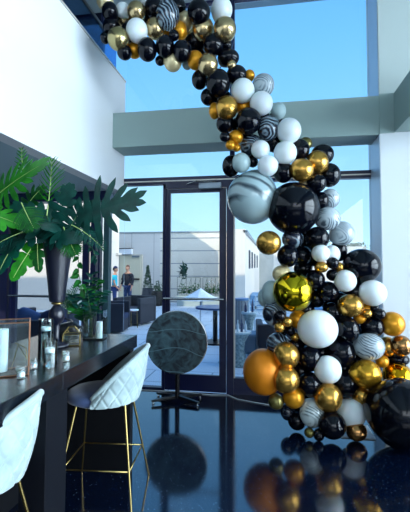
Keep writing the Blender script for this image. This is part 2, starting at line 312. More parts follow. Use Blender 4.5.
BALLOONS = [
('C',-1.730,3.788,4.389,0.090,0.090,'','cream balloon, cut by the top edge of the photo above the stair-side glass railing'),
('K',-1.643,3.719,4.224,0.083,0.093,'','black balloon, small, directly below the cream balloon at the glass railing'),
('K',-1.649,3.775,4.100,0.089,0.094,'','black balloon, behind the champagne gold balloon, close to the railing glass'),
('K',-1.709,3.763,3.975,0.052,0.063,'','black balloon, tiny dark one at the lower end of the railing glass'),
('W',-1.533,3.797,4.274,0.076,0.079,'','white balloon, half hidden, at the upper left end between a black and a gold one'),
('G',-1.553,3.906,4.248,0.081,0.108,'','gold balloon, under the small half-hidden white one at the upper left end'),
('G',-1.373,3.765,4.223,0.096,0.103,'','gold balloon, directly above the large white one in the upper left arm of the garland'),
('L',-1.529,3.675,3.895,0.110,0.117,'','champagne gold balloon, leftmost of the hanging row below the railing'),
('W',-1.345,3.708,3.981,0.110,0.119,'','white balloon, largest white one in the upper left arm of the garland'),
('K',-1.475,3.852,4.063,0.095,0.116,'','black balloon, peeking out left of the largest white one in the upper left arm'),
('K',-1.485,3.740,3.785,0.078,0.077,'','black balloon, lowest dark one under the champagne gold one at the left end'),
('P',-1.418,3.836,3.853,0.079,0.084,'','orange gold balloon, lowest at the left, under the largest white one of the upper arm'),
('W',-1.323,3.898,4.415,0.059,0.064,'',"white balloon, small, cut by the photo's top edge, left of the tallest striped one"),
('K',-1.211,3.845,4.292,0.100,0.110,'','black balloon, left of the upright striped one at the top edge'),
('K',-1.350,3.918,4.277,0.086,0.096,'','black balloon, in the gap right of the topmost gold one, upper left arm'),
('D',-1.036,3.764,4.146,0.119,0.153,'','marbled dark balloon, tall upright one with white stripes near the top edge'),
('G',-1.185,3.813,4.051,0.099,0.114,'','gold balloon, below and left of the tall striped one at the top'),
('P',-1.124,3.944,4.080,0.085,0.085,'','orange gold balloon, tucked between two golds below the tall striped one'),
('P',-0.931,3.860,4.031,0.073,0.098,'','orange gold balloon, right of the tall striped one, in front of the cream one'),
('C',-0.902,3.961,4.193,0.096,0.101,'','cream balloon, between the tall striped one and the glossy black one up top'),
('K',-0.974,3.914,4.319,0.090,0.106,'','black balloon, behind the tall striped one at the top edge, on its right'),
('K',-0.975,3.771,3.932,0.055,0.057,'','black balloon, smallest dark one below the tall striped one'),
('K',-1.239,3.724,3.784,0.099,0.118,'','black balloon, left of the pair hanging along the lower edge of the upper arm'),
('K',-1.061,3.755,3.814,0.096,0.113,'','black balloon, right of the pair hanging along the lower edge, above the pale cream one'),
('K',-1.142,3.857,3.730,0.052,0.052,'','black balloon, little one peeking out beside the pale cream one at the lower edge'),
('C',-1.008,3.864,3.716,0.096,0.107,'','cream balloon, pale one hanging lowest in the middle of the upper arm'),
('K',-0.891,3.783,3.767,0.093,0.111,'','black balloon, right of the pale hanging cream one, left of the small golden pair'),
('T',-0.878,3.963,3.729,0.053,0.063,'','shaded white balloon, small pale grey-blue one peeking out left of the two golden ones'),
('K',-0.727,3.817,4.174,0.116,0.130,'','black balloon, glossy one standing over two chrome gold ones at the top'),
('W',-0.506,3.914,4.242,0.111,0.124,'','white balloon, tall one at the top beside the dark window post'),
('G',-0.704,3.931,4.066,0.115,0.130,'','gold balloon, left one of the chrome gold pair near the top of the window post'),
('G',-0.467,3.859,3.995,0.118,0.124,'','gold balloon, right one of the chrome gold pair, over the window post'),
('G',-0.906,4.143,4.131,0.089,0.111,'','gold balloon, mostly hidden, left of the chrome gold pair'),
('K',-0.808,4.023,3.995,0.102,0.102,'','black balloon, below the left one of the chrome gold pair'),
('K',-0.594,3.895,3.868,0.111,0.113,'','black balloon, centred below the chrome gold pair'),
('K',-0.459,3.977,3.901,0.058,0.063,'','black balloon, small one under the right chrome gold one, against the window post'),
('K',-0.441,3.949,3.745,0.114,0.088,'','black balloon, broad one below the chrome gold pair, right side, above a tiny gold one'),
('P',-0.775,3.897,3.722,0.086,0.099,'','orange gold balloon, left neighbour of the lower chrome gold one at the bend'),
('G',-0.633,3.826,3.625,0.103,0.113,'','gold balloon, at the bend where the garland turns down'),
('G',-0.398,3.866,3.624,0.048,0.048,'','gold balloon, tiny one above the first white pair on the vertical part'),
('K',-0.735,3.925,3.526,0.083,0.099,'','black balloon, at the outer left side of the bend, under the lower chrome gold one'),
('K',-0.528,3.841,3.433,0.124,0.141,'','black balloon, big round one on the bend, left of the upper white one'),
('K',-0.353,3.933,3.549,0.105,0.100,'','black balloon, right under the tiny gold one at the bend'),
('P',-0.227,4.013,3.572,0.057,0.062,'','orange gold balloon, small orange one peeking out right of the bend'),
('M',-0.083,3.976,3.443,0.112,0.117,'','marbled grey balloon, smoky one right of the bend against the sky'),
('K',-0.644,3.938,3.344,0.083,0.088,'','black balloon, outer left side, halfway between the bend and the beam'),
('K',-0.498,3.970,3.336,0.093,0.083,'','black balloon, hidden one above the gold one that overlaps the beam'),
('W',-0.287,3.881,3.356,0.120,0.123,'','white balloon, upper one of the first white pair below the bend'),
('W',-0.105,3.910,3.226,0.117,0.121,'','white balloon, lower right one of the first white pair below the bend'),
('P',-0.576,3.928,3.188,0.062,0.087,'','orange gold balloon, narrow one at the left edge of the garland over the beam'),
('G',-0.443,3.852,3.181,0.112,0.123,'','gold balloon, in front of the beam, lower left of the white pair'),
('P',-0.286,3.998,3.237,0.083,0.093,'','orange gold balloon, dim one in the gap between the upper white one and the beam'),
('K',-0.463,3.925,3.043,0.097,0.094,'','black balloon, under the gold one that overlaps the beam'),
('K',-0.232,3.886,3.045,0.130,0.135,'','black balloon, wide one in front of the beam, under the first white pair'),
('T',0.067,4.058,3.199,0.078,0.088,'','shaded white balloon, half hidden above the upper of two big white ones on the beam'),
('K',0.037,4.157,3.159,0.074,0.074,'','black balloon, small one left above the upper white one in front of the beam'),
('D',-0.031,3.967,2.986,0.118,0.127,'','marbled dark balloon, swirled one left of the upper white one in front of the beam'),
('W',0.166,3.952,2.946,0.123,0.128,'','white balloon, upper of two big white ones overlapping the lower edge of the beam'),
('W',0.130,3.943,2.725,0.114,0.119,'','white balloon, lower of two big white ones at the lower edge of the beam'),
('K',-0.461,3.844,2.885,0.054,0.052,'','black balloon, tiny one at the left edge level with the underside of the beam'),
('P',-0.361,3.921,2.901,0.076,0.071,'','orange gold balloon, small orange one beside the tiny black one under the beam'),
('P',-0.407,3.852,2.801,0.050,0.048,'','orange gold balloon, tiny orange one, left of three clustered under the beam'),
('P',-0.352,3.921,2.793,0.042,0.042,'','orange gold balloon, tiniest orange one, lower right of three clustered under the beam'),
('D',-0.207,4.038,2.836,0.122,0.126,'','marbled dark balloon, swirled one behind the small white one, under the beam'),
('W',-0.113,3.901,2.757,0.093,0.093,'','white balloon, smallest white one above the big smoky-white balloon'),
('W',-0.042,3.911,2.593,0.103,0.105,'','white balloon, resting on top of the giant smoky one and the big dark one'),
('T',-0.305,3.926,2.639,0.094,0.101,'','shaded white balloon, pale grey-blue one on top of the giant smoky one'),
('K',-0.421,4.033,2.635,0.091,0.116,'','black balloon, at the left edge, on the shoulder of the giant smoky one'),
('K',-0.193,4.000,2.663,0.054,0.059,'','black balloon, tiny, between the pale one and white ones above the giant smoky one'),
('K',0.018,4.096,2.883,0.099,0.104,'','black balloon, between the two big white ones and the small white one'),
('V',0.349,4.189,2.883,0.068,0.068,'','olive gold balloon, small dull greenish-gold one just below the beam'),
('K',0.283,4.069,2.782,0.094,0.112,'','black balloon, right of the lower big white one below the beam'),
('K',0.525,4.266,2.779,0.120,0.110,'','black balloon, right of the gold pair just under the beam'),
('G',0.450,4.089,2.653,0.115,0.120,'','gold balloon, upper right one of the gold pair below the beam'),
('G',0.289,3.967,2.551,0.120,0.117,'','gold balloon, lower left one of the gold pair, over the big dark balloon'),
('K',0.582,4.207,2.544,0.118,0.125,'','black balloon, at the right edge level with the window crossbar'),
('K',0.438,4.051,2.437,0.100,0.098,'','black balloon, lower right of the gold pair, above the grey swirled ones'),
('C',0.320,4.104,2.427,0.066,0.061,'','cream balloon, small pale one between the gold pair and the big dark balloon'),
('K',0.113,3.997,2.540,0.101,0.106,'','black balloon, left of the lower gold one, above the big dark balloon'),
('M',-0.199,4.045,2.305,0.263,0.276,'','marbled grey balloon, giant smoky white one with dark swirls hanging left of the dark giant'),
('K',0.209,4.007,2.175,0.260,0.263,'','black balloon, giant one in the middle of the garland beside the giant smoky one'),
('K',0.484,4.141,2.268,0.087,0.092,'','black balloon, right edge neighbour of the giant in the middle, left of a smoky one'),
('M',0.597,4.288,2.311,0.103,0.106,'','marbled grey balloon, topmost of three smoky grey ones along the right edge'),
('M',0.541,4.063,2.073,0.130,0.118,'','marbled grey balloon, middle of three smoky grey ones along the right edge'),
('M',0.689,4.146,1.932,0.126,0.124,'','marbled grey balloon, lowest and rightmost of three smoky grey ones along the right edge'),
('G',-0.035,3.898,1.826,0.123,0.119,'','gold balloon, coppery one below the giant smoky one, left edge'),
('D',0.202,4.065,1.873,0.109,0.101,'','marbled dark balloon, boldly striped one under the middle giant'),
('K',0.438,4.045,1.877,0.117,0.117,'','black balloon, below the right side of the middle giant'),
('K',0.150,3.989,1.699,0.106,0.114,'','black balloon, right of the coppery one, above the foil ball'),
('K',0.295,4.123,1.707,0.102,0.102,'','black balloon, centre of the dark cluster under the striped one'),
('K',0.322,4.316,1.872,0.085,0.085,'','black balloon, deep one between the striped one and its right neighbour'),
('W',0.464,3.982,1.725,0.088,0.086,'','white balloon, front one of the small white twins above the little gold one'),
('W',0.584,4.103,1.719,0.084,0.092,'','white balloon, rear one of the small white twins'),
('K',0.674,4.255,1.759,0.088,0.114,'','black balloon, behind the small white twins, touching the black one by the pillar'),
('G',0.467,3.980,1.591,0.067,0.055,'','gold balloon, little one left below the white twins'),
('G',0.646,4.072,1.590,0.052,0.051,'','gold balloon, little one right below the white twins'),
('K',0.578,4.000,1.630,0.059,0.059,'','black balloon, upper of two little ones between small gold ones'),
('K',0.580,4.034,1.514,0.061,0.059,'','black balloon, lower of two little ones between small gold ones'),
('K',0.873,4.140,1.603,0.187,0.172,'','black balloon, large one against the sky next to the pillar'),
('W',0.694,4.017,1.458,0.107,0.107,'','white balloon, lower left of the large black one beside the pillar'),
('W',0.951,4.058,1.341,0.133,0.127,'','white balloon, big one overlapping the foot of the white pillar'),
('K',0.803,4.127,1.345,0.089,0.089,'','black balloon, between the two white ones next to the pillar'),
('C',0.091,4.035,1.520,0.095,0.090,'','cream balloon, pale gold one peeking over the upper left of the foil ball'),
('F',0.194,3.929,1.353,0.199,0.199,'','balloon, mirror-shiny yellow foil ball on the left half'),
('T',-0.015,4.035,1.335,0.097,0.121,'','shaded white balloon, pale grey-green one left of the foil ball'),
('T',-0.078,4.172,1.273,0.078,0.099,'','shaded white balloon, outermost pale grey-green one left of the foil ball'),
('K',0.410,4.029,1.466,0.099,0.099,'','black balloon, right of the foil ball, below the little gold one'),
('K',0.311,4.228,1.574,0.094,0.094,'','black balloon, dark one just above the foil ball'),
('K',0.534,4.048,1.348,0.108,0.104,'','black balloon, halfway between the foil ball and the gold one by the pillar'),
('K',0.437,4.138,1.271,0.091,0.091,'','black balloon, dark one above the big white oval'),
('G',0.741,4.020,1.219,0.123,0.113,'','gold balloon, left below the white one at the foot of the pillar'),
('K',0.575,4.065,1.151,0.094,0.094,'','black balloon, left of the gold one near the pillar, above the white oval'),
('P',0.917,4.172,1.174,0.075,0.070,'','orange gold balloon, orange-gold one tucked under the white one at the pillar'),
('G',0.896,4.045,1.144,0.050,0.046,'','gold balloon, little one left of two small dark ones near the pillar'),
('P',0.838,4.095,1.089,0.062,0.054,'','orange gold balloon, small deep orange one wedged above two black ones near the pillar'),
('K',0.984,4.122,1.185,0.047,0.044,'','black balloon, smaller upper one of two little dark ones at the pillar'),
('K',1.007,4.064,1.139,0.068,0.058,'','black balloon, larger lower one of two little dark ones at the pillar'),
('P',1.149,4.148,1.037,0.122,0.120,'','orange gold balloon, large golden yellow one at the right, against the white wall'),
('K',0.708,4.010,0.991,0.114,0.123,'','black balloon, right of the big white oval'),
('K',0.955,4.117,1.010,0.118,0.104,'','black balloon, above the grey ringed one at the right'),
('M',0.906,4.040,0.832,0.148,0.130,'','marbled grey balloon, grey one with fine rings at the right'),
('G',1.124,4.233,0.799,0.085,0.100,'','gold balloon, right neighbour of the grey ringed one'),
('B',1.230,4.158,0.826,0.103,0.103,'','copper balloon, coppery one at the right edge of the photo'),
('D',0.017,4.035,1.126,0.120,0.130,'','marbled dark balloon, swirled one under the pale ones, left of the tiny gold pair'),
('K',0.065,3.902,1.118,0.056,0.053,'','black balloon, tiny one beside the tiny gold pair on the left'),
('P',0.247,4.055,1.068,0.090,0.095,'','orange gold balloon, dim gold one between the foil ball and the big white oval'),
('G',0.137,3.913,1.062,0.052,0.052,'','gold balloon, upper of the tiny gold pair on the left'),
('G',0.062,3.899,1.009,0.052,0.052,'','gold balloon, lower of the tiny gold pair on the left'),
('K',0.164,3.977,0.970,0.054,0.054,'','black balloon, small one right of the tiny gold pair'),
('G',0.214,4.024,0.903,0.049,0.047,'','gold balloon, tiny one below right of the tiny gold pair, beside the big white oval'),
('D',0.052,4.040,0.819,0.118,0.118,'','marbled dark balloon, swirled one above the upper large gold one on the left'),
('K',0.231,4.097,0.803,0.080,0.085,'',"black balloon, dark one left of the big white oval's lower side"),
('W',0.422,3.961,0.998,0.193,0.182,'','white balloon, biggest white oval in the lower middle'),
('G',0.124,3.896,0.748,0.125,0.130,'','gold balloon, upper of two large gold ones stacked right of the orange balloon'),
('G',0.118,3.846,0.532,0.127,0.128,'','gold balloon, lower of two large gold ones stacked right of the orange balloon'),
('O',-0.088,3.988,0.558,0.207,0.224,'','matte orange balloon, large matte orange one at the lower left edge'),
('K',0.031,4.203,0.566,0.067,0.062,'','black balloon, small one between the orange balloon and the stacked gold ones'),
('K',0.351,3.991,0.708,0.121,0.126,'','black balloon, left above the small white one in the lower middle'),
('K',0.651,4.054,0.762,0.141,0.141,'','black balloon, right above the small white one in the lower middle'),
('W',0.509,3.933,0.620,0.128,0.131,'','white balloon, round one straight below the biggest white oval'),
('K',0.342,3.937,0.475,0.115,0.115,'','black balloon, lower left of the round white one in the lower middle'),
('K',0.684,4.006,0.470,0.120,0.120,'','black balloon, lower right of the round white one in the lower middle'),
('H',0.861,3.985,0.582,0.145,0.137,'L','pearly gold balloon, teardrop-shaped one with its knot pointing left'),
('G',0.502,3.876,0.379,0.130,0.133,'','gold balloon, in the bottom centre between two white ones'),
('P',0.192,3.935,0.345,0.104,0.104,'','orange gold balloon, dull gold one below the stacked gold pair'),
('V',0.025,3.909,0.303,0.075,0.077,'','olive gold balloon, small brownish one at the lower left edge under the orange balloon'),
('D',0.141,4.041,0.168,0.074,0.084,'','marbled dark balloon, small smoky one low at the left'),
('K',0.224,3.994,0.104,0.087,0.087,'','black balloon, floor-level one at the lower left'),
('N',0.364,3.937,0.211,0.121,0.138,'','marbled white balloon, white one with dark fan-like streaks near the floor'),
('W',0.719,3.943,0.225,0.131,0.131,'','white balloon, lowest white one, near the floor'),
('K',0.526,3.824,0.151,0.126,0.123,'','black balloon, lowest of the medium ones at the bottom centre'),
('V',0.326,3.836,0.062,0.046,0.046,'','olive gold balloon, tiny dull gold one on the floor'),
('K',0.409,3.816,0.057,0.050,0.055,'','black balloon, tiny dark one on the floor behind the bottom centre one'),
('B',0.747,3.871,0.093,0.096,0.087,'','copper balloon, coppery one on the floor behind the lowest white one'),
('G',0.819,3.996,0.372,0.085,0.090,'','gold balloon, chrome one between the teardrop gold one and the black giant'),
('P',1.057,4.169,0.668,0.064,0.064,'','orange gold balloon, orange-gold one behind the grey ringed one, lower right'),
('K',1.240,4.282,0.668,0.106,0.065,'','black balloon, between the coppery one and the foil one at the right edge'),
('A',1.213,4.224,0.495,0.148,0.158,'','balloon, shiny yellow foil one rising behind the black giant'),
('K',1.109,3.802,0.305,0.301,0.301,'','black balloon, giant one on the floor at the right edge of the photo'),
('K',-0.029,4.225,2.948,0.075,0.075,'','black balloon, deep one behind the swirled one in front of the beam'),
('K',-0.340,4.046,3.068,0.084,0.084,'','black balloon, deep one between two black ones in front of the beam'),
('K',-0.113,4.086,3.142,0.094,0.094,'','black balloon, deep one behind the lower white one of the upper pair'),
('K',-0.663,4.030,3.864,0.096,0.096,'','black balloon, deep one behind the two chrome gold rows at the bend'),
('K',-0.275,4.147,3.014,0.085,0.085,'','black balloon, deep one above the swirled one under the beam'),
('K',0.402,4.198,2.386,0.083,0.083,'','black balloon, deep one right of the small pale one'),
('K',0.288,4.246,2.005,0.095,0.095,'','black balloon, deep one behind the lower edge of the middle giant'),
('K',0.097,4.172,0.988,0.093,0.103,'','black balloon, deep one behind the tiny gold pair'),
('K',0.477,4.147,0.731,0.090,0.090,'','black balloon, deep one between the white oval and the round white one'),
('K',0.522,4.089,0.424,0.089,0.089,'','black balloon, deep one behind the gold one at the bottom centre'),
('K',0.675,4.114,0.298,0.088,0.088,'','black balloon, deep one above the lowest white one'),
('K',0.364,4.057,0.301,0.088,0.088,'','black balloon, deep one above the streaked white one'),
('K',0.764,4.237,0.792,0.091,0.091,'','black balloon, deep one left of the grey ringed one'),
('K',0.829,4.191,0.654,0.080,0.080,'','black balloon, deep one above the teardrop gold one'),
('K',0.742,4.336,1.279,0.084,0.084,'','black balloon, deep one above the gold one near the pillar foot'),
('K',0.347,4.197,0.838,0.092,0.092,'','black balloon, deep one behind the lower left of the white oval'),
('K',0.275,4.095,0.548,0.100,0.110,'','black balloon, deep one right of the stacked gold pair'),
('K',0.557,4.208,0.902,0.112,0.112,'','black balloon, deep one behind the right half of the white oval'),
('K',0.909,4.227,0.898,0.081,0.081,'','black balloon, deep one above the grey ringed one'),
('K',0.272,4.120,0.206,0.080,0.080,'','black balloon, deep one left of the streaked white one'),
('K',0.668,4.192,1.249,0.091,0.091,'','black balloon, deep one between the dark pair left of the pillar gold one'),
('K',0.343,4.170,1.369,0.092,0.092,'',"black balloon, deep one behind the foil ball's right rim"),
('K',-1.107,4.084,4.196,0.099,0.099,'','black balloon, deep one right below the tall striped one'),
('K',0.674,4.190,1.068,0.081,0.081,'','black balloon, deep one between the dark pair and the gold one near the pillar'),
('K',0.849,4.257,1.409,0.082,0.082,'','black balloon, deep one between two white ones, below the large black by the pillar'),
('K',0.328,4.145,1.158,0.091,0.081,'',"black balloon, deep one between the foil ball and the white oval's top"),
('K',0.582,4.280,1.210,0.083,0.083,'',"black balloon, deep one above the white oval's upper right"),
('K',0.702,4.186,0.582,0.090,0.090,'','black balloon, deep one between the round white one and the teardrop gold one'),
('K',0.416,4.256,1.688,0.084,0.094,'','black balloon, deep one left of the small white twins'),
('K',0.393,4.436,1.791,0.088,0.099,'','black balloon, deep one right of the boldly striped one'),
('K',0.883,4.326,0.952,0.083,0.083,'','black balloon, deep one between two black ones above the grey ringed one'),
('K',-0.951,4.296,4.166,0.103,0.103,'','black balloon, deep one above the right end of the hanging row'),
]
cen = [Vector(b[1:4]) for b in BALLOONS]
def balloon_mesh(n, ax, az, foil=False, nu=36, nv=20):
    """teardrop body whose neck points along n, stretched to half sizes ax, az; returns a mesh builder and the neck tip"""
    q = Vector((0, 0, -1)).rotation_difference(n); ay = (ax+az)/2
    v = []; f = []
    def shape(t):
        r, z = sin(t), cos(t)
        if z < 0: r *= 1 - .10*(-z)**1.5; z *= 1 + .10*(-z)**4
        return r, z
    for i in range(nv+1):
        r, z = shape(pi*i/nv)
        for k in range(nu):
            a = 2*pi*k/nu; rr = r
            if foil: rr = r*(1 - .02*abs(sin(a*6)))
            p = q @ Vector((rr*cos(a), rr*sin(a), z)); v.append((p.x*ax, p.y*ay, p.z*az))
    for i in range(nv):
        for k in range(nu): f.append((i*nu+k, (i+1)*nu+k, (i+1)*nu+(k+1) % nu, i*nu+(k+1) % nu))
    tip = q @ Vector((0, 0, -1.1)); tip = Vector((tip.x*ax, tip.y*ay, tip.z*az))
    return MB().add(v, f), tip
for i, (c, x, y, z, ax, az, kn, lab) in enumerate(BALLOONS):
    p = Vector((x, y, z)); acc = Vector((0, 0, 0)); wsum = 0
    for j, q_ in enumerate(cen):
        dd = (q_-p).length
        if j != i and dd < .45: acc += q_; wsum += 1
    n = ((acc/wsum - p) if wsum else Vector((0, 1, 0))) + Vector((0, .12, 0))
    n.normalize()
    if kn == 'L': n = Vector((-.85, .1, -.1)).normalized()
    big = max(ax, az) > .15
    b, tip = balloon_mesh(n, ax, az, c in 'FA', 56 if big else 36, 32 if big else 20)
    m = bigm if (c == 'M' and big) else mat('champagne_gold_latex', '#bda67a', .24, .92) if (c == 'G' and z > 3.3) else BM[c]
    o = b.build('foil_balloon' if c in 'FA' else 'balloon', m, smooth=True)
    o.location = p
    tag(o, lab, 'balloon', 'balloons of the garland')
    if max(ax, az) > .105:
        s = .006 + .03*max(ax, az)
        q = Vector((0, 0, -1)).rotation_difference(n).to_matrix().to_4x4()
        k = MB().lathe([(s*1.3, .8*s), (s*.45, 0), (s*.5, -s*.3), (s*.35, -s*.8), (s*.9, -s*1.9), (s*1.0, -s*2.0), (s*.7, -s*1.7)], 12, Matrix.Translation(tip*.985) @ q)
        k.build('knot', m, o, smooth=True)
origin(tag(MB().box(.62, .93, 3.93, 4.25, 0, .012).build('base_plate', mat('pale_plate', '#8e9aa3', .4), bevel=.003), 'pale flat base plate under the lowest balloons of the garland', 'base plate'), (.77, 4.1, 0))

# ------------------------------------------------------------------ bar counter
ZB = 1.05
def wood():
    m = mat('dark_wood', '#0c1119', .2, spec=.6); N = m.node_tree.nodes; L = m.node_tree.links; b = N['Principled BSDF']
    t = N.new('ShaderNodeTexCoord'); mp = N.new('ShaderNodeMapping'); mp.inputs['Scale'].default_value = (40, 3, 40)
    n = N.new('ShaderNodeTexNoise'); n.inputs['Scale'].default_value = 1.5; n.inputs['Detail'].default_value = 8; n.inputs['Roughness'].default_value = .7
    c = N.new('ShaderNodeValToRGB'); c.color_ramp.elements[0].color = lin('#03050a'); c.color_ramp.elements[1].color = lin('#131a24')
    c.color_ramp.elements[0].position = .35; c.color_ramp.elements[1].position = .7
    u = N.new('ShaderNodeBump'); u.inputs['Strength'].default_value = .25; u.inputs['Distance'].default_value = .004
    L.new(t.outputs['Object'], mp.inputs[0]); L.new(mp.outputs[0], n.inputs['Vector']); L.new(n.outputs['Fac'], c.inputs[0]); L.new(c.outputs[0], b.inputs['Base Color'])
    L.new(n.outputs['Fac'], u.inputs['Height']); L.new(u.outputs[0], b.inputs['Normal'])
    return m
M_wood = wood()
bar = empty('bar_counter', (-1.45, 2, 0), 0, 'long dark wooden bar counter along the left side', 'bar counter')
MB().box(-.37, .384, -.095, 1.033, .955, ZB).build('worktop', M_wood, bar, bevel=.003)
MB().box(-.37, .384, -1.6, -.097, .955, ZB).build('worktop', M_wood, bar, bevel=.003)
MB().box(.22, .36, -.2, -.0, 0, .954).build('leg', mat('ink_laminate', '#03060f', .6, spec=.2), bar, bevel=.003)
MB().box(-.3, .36, .955, 1.02, 0, .954).build('end_panel', M_black, bar)
MB().box(-.3, -.25, -1.6, .954, 0, .954).build('back_panel', M_black, bar)

# ------------------------------------------------------------------ bar stools
def velvet(name, c1, c2):
    m = mat(name, c1, .75, sheen=.6, noise=(9, c2, 3))
    return m
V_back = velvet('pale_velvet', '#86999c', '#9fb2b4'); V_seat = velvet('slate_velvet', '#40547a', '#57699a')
def make_stool(label):
    t = empty('bar_stool', (0, 0, 0), 0, label, 'bar stool', 'velvet bar stools at the bar')
    # seat cushion
    prof = [(0, .645), (.15, .645), (.2, .65), (.225, .662), (.232, .685), (.224, .71), (.198, .727), (.1, .735), (0, .736)]
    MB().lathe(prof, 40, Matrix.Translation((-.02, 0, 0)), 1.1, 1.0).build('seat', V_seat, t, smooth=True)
    # curved shell, back towards +X, quilted on the outside
    NU, NV = 132, 64; A = R(99); v = []; f = []
    def top(a): return .667 + .353*max(0, cos(a*.8))**1.2
    def ring(a, k, z, g=0):
        lean = .07*k*max(0, cos(a))
        r = .252 + .012*sin(pi*min(1, k*1.2)) + lean - g
        return (r*cos(a)*1.0 - .015, r*sin(a)*(1-.10*k), z)
    for side in (0, 1):
        for i in range(NU+1):
            a = -A + 2*A*i/NU; h = top(a)
            for j in range(NV+1):
                k = j/NV; z = .664 + (h-.664)*k
                if side == 0:
                    s = a*.27/.098; q = (z-.6)/.135
                    g1 = abs(((s+q) % 1)-.5); g2 = abs(((s-q) % 1)-.5)
                    d = min(.5-g1, .5-g2); gr = .0085*math.exp(-(d/.07)**2)
                    edge = 1 if k < .93 else 0
                    v.append(ring(a, k, z, gr*edge))
                else: v.append(ring(a, k, z, .034*(1-.4*k)))
    W = NV+1; off = (NU+1)*W
    for i in range(NU):
        for j in range(NV):
            f.append((i*W+j, (i+1)*W+j, (i+1)*W+j+1, i*W+j+1))
            f.append((off+i*W+j, off+i*W+j+1, off+(i+1)*W+j+1, off+(i+1)*W+j))
        f.append((i*W, off+i*W, off+(i+1)*W, (i+1)*W)); f.append((i*W+NV, (i+1)*W+NV, off+(i+1)*W+NV, off+i*W+NV))
    for j in range(NV):
        f.append((j, j+1, off+j+1, off+j)); f.append((NU*W+j, off+NU*W+j, off+NU*W+j+1, NU*W+j+1))
    bk = MB().add(v, f).build('backrest', V_back, t, smooth=True)
    pts = [Vector(ring(-A+2*A*i/60, 1, top(-A+2*A*i/60), .012)) for i in range(61)]
    MB().tube(pts, .017, 10).build('piping', V_back, bk, smooth=True)
    bk.rotation_euler = (0, 0, R(7))
    feet = [(.262, .262), (.262, -.262), (-.262, -.262), (-.262, .262)]; tops = [(.165, .1), (.165, -.1), (-.17, -.1), (-.17, .1)]
    pr = []
    for (fx, fy), (tx, ty) in zip(feet, tops):
        MB().tube([(tx, ty, .655), (fx, fy, 0.0)], [.0085, .0058], 12).build('leg', M_gold, t, smooth=True, angle=50)
        k = .25/.64; pr.append((fx+(tx-fx)*k, fy+(ty-fy)*k, .25))
    for i in range(4):
        MB().tube([pr[i], pr[(i+1) % 4]], .0055, 10).build('foot_rail', M_gold, t, smooth=True)
    return t
st = make_stool('pale quilted velvet bar stool with gold legs at the far end of the bar')
st.location = (-1.178, 2.70, 0); st.rotation_euler = (0, 0, R(6))
s2 = copy_tree(st); s2.location = (-1.325, 1.575, 0); s2.rotation_euler = (0, 0, R(4))
s2['label'] = 'near pale quilted bar stool, cut off by the left edge of the photo'

# ------------------------------------------------------------------ folding round table, top tilted upright
ft = empty('folding_table', (-1.12, 4.62, 0), R(4), 'round folding table with its slate top tilted upright in front of the glass door', 'table')
def slate():
    m = mat('slate_top', '#26323d', .35); N = m.node_tree.nodes; L = m.node_tree.links; b = N['Principled BSDF']
    t = N.new('ShaderNodeTexCoord'); n = N.new('ShaderNodeTexNoise'); n.inputs['Scale'].default_value = 6; n.inputs['Detail'].default_value = 7; n.inputs['Distortion'].default_value = 2.2
    c = N.new('ShaderNodeValToRGB'); c.color_ramp.elements[0].position = .38; c.color_ramp.elements[1].position = .75
    c.color_ramp.elements[0].color = lin('#151e28'); c.color_ramp.elements[1].color = lin('#48666f')
    w = N.new('ShaderNodeTexWave'); w.wave_type = 'RINGS'; w.inputs['Scale'].default_value = 1.3; w.inputs['Distortion'].default_value = 9; w.inputs['Detail'].default_value = 1; w.inputs['Detail Scale'].default_value = .8
    k = N.new('ShaderNodeValToRGB'); k.color_ramp.elements[0].position = .996; k.color_ramp.elements[1].position = 1
    mx = N.new('ShaderNodeMixRGB'); mx.inputs['Color2'].default_value = lin('#5d7e88')
    for q in (n, w): L.new(t.outputs['Object'], q.inputs['Vector'])
    L.new(n.outputs['Fac'], c.inputs[0]); L.new(w.outputs['Fac'], k.inputs[0]); L.new(k.outputs[0], mx.inputs['Fac']); L.new(c.outputs[0], mx.inputs['Color1']); L.new(mx.outputs[0], b.inputs['Base Color'])
    return m
Md = Matrix.Translation((0, -.06, .705)) @ Matrix.Rotation(R(86), 4, 'X')
tt = MB().lathe([(0, .014), (.357, .014), (.357, -.014), (0, -.014)], 72, Md).build('table_top', slate(), ft)
MB().lathe([(.357, .017), (.366, .014), (.366, -.014), (.357, -.017)], 72, Md, closed=True).build('metal_rim', M_chrome, tt, smooth=True, angle=50)
MB().box(-.06, .06, -.04, .03, .60, .66).build('hinge', M_blackmetal, ft, bevel=.005)
MB().tube([(0, 0, .04), (0, 0, .64)], .028, 16).build('post', M_blackmetal, ft, smooth=True, angle=50)
for a in (28, 152, 208, 332):
    c_, s_ = cos(R(a)), sin(R(a))
    f_ = MB().add([(.03*c_-.025*s_*k, .03*s_+.025*c_*k, z) for z in (.035, .075) for k in (-1, 1)] + [(.31*c_-.018*s_*k, .31*s_+.018*c_*k, z) for z in (.03, .05) for k in (-1, 1)],
               [(0,1,3,2), (4,6,7,5), (0,4,5,1), (2,3,7,6), (0,2,6,4), (1,5,7,3)]).build('leg', M_blackmetal, ft, bevel=.004)
    MB().lathe([(.016, 0), (.018, .008), (.008, .012), (.006, .034)], 14, Matrix.Translation((.29*c_, .29*s_, 0))).build('foot_glide', M_chrome, f_, smooth=True, angle=50)
cb = MB().tube([(-1.9, 4.93, .006), (-1.5, 4.94, .006), (-1.1, 4.95, .006), (-.75, 4.9, .006), (-.55, 4.93, .006), (-.42, 4.8, .006), (-.2, 4.72, .006), (.2, 4.6, .006)], .006, 8).build('cable', mat('white_cable', '#b9c4cc', .5), smooth=True)
tag(origin(cb, (-.9, 4.92, 0)), 'thin pale cable lying on the floor along the foot of the glass wall', 'cable')

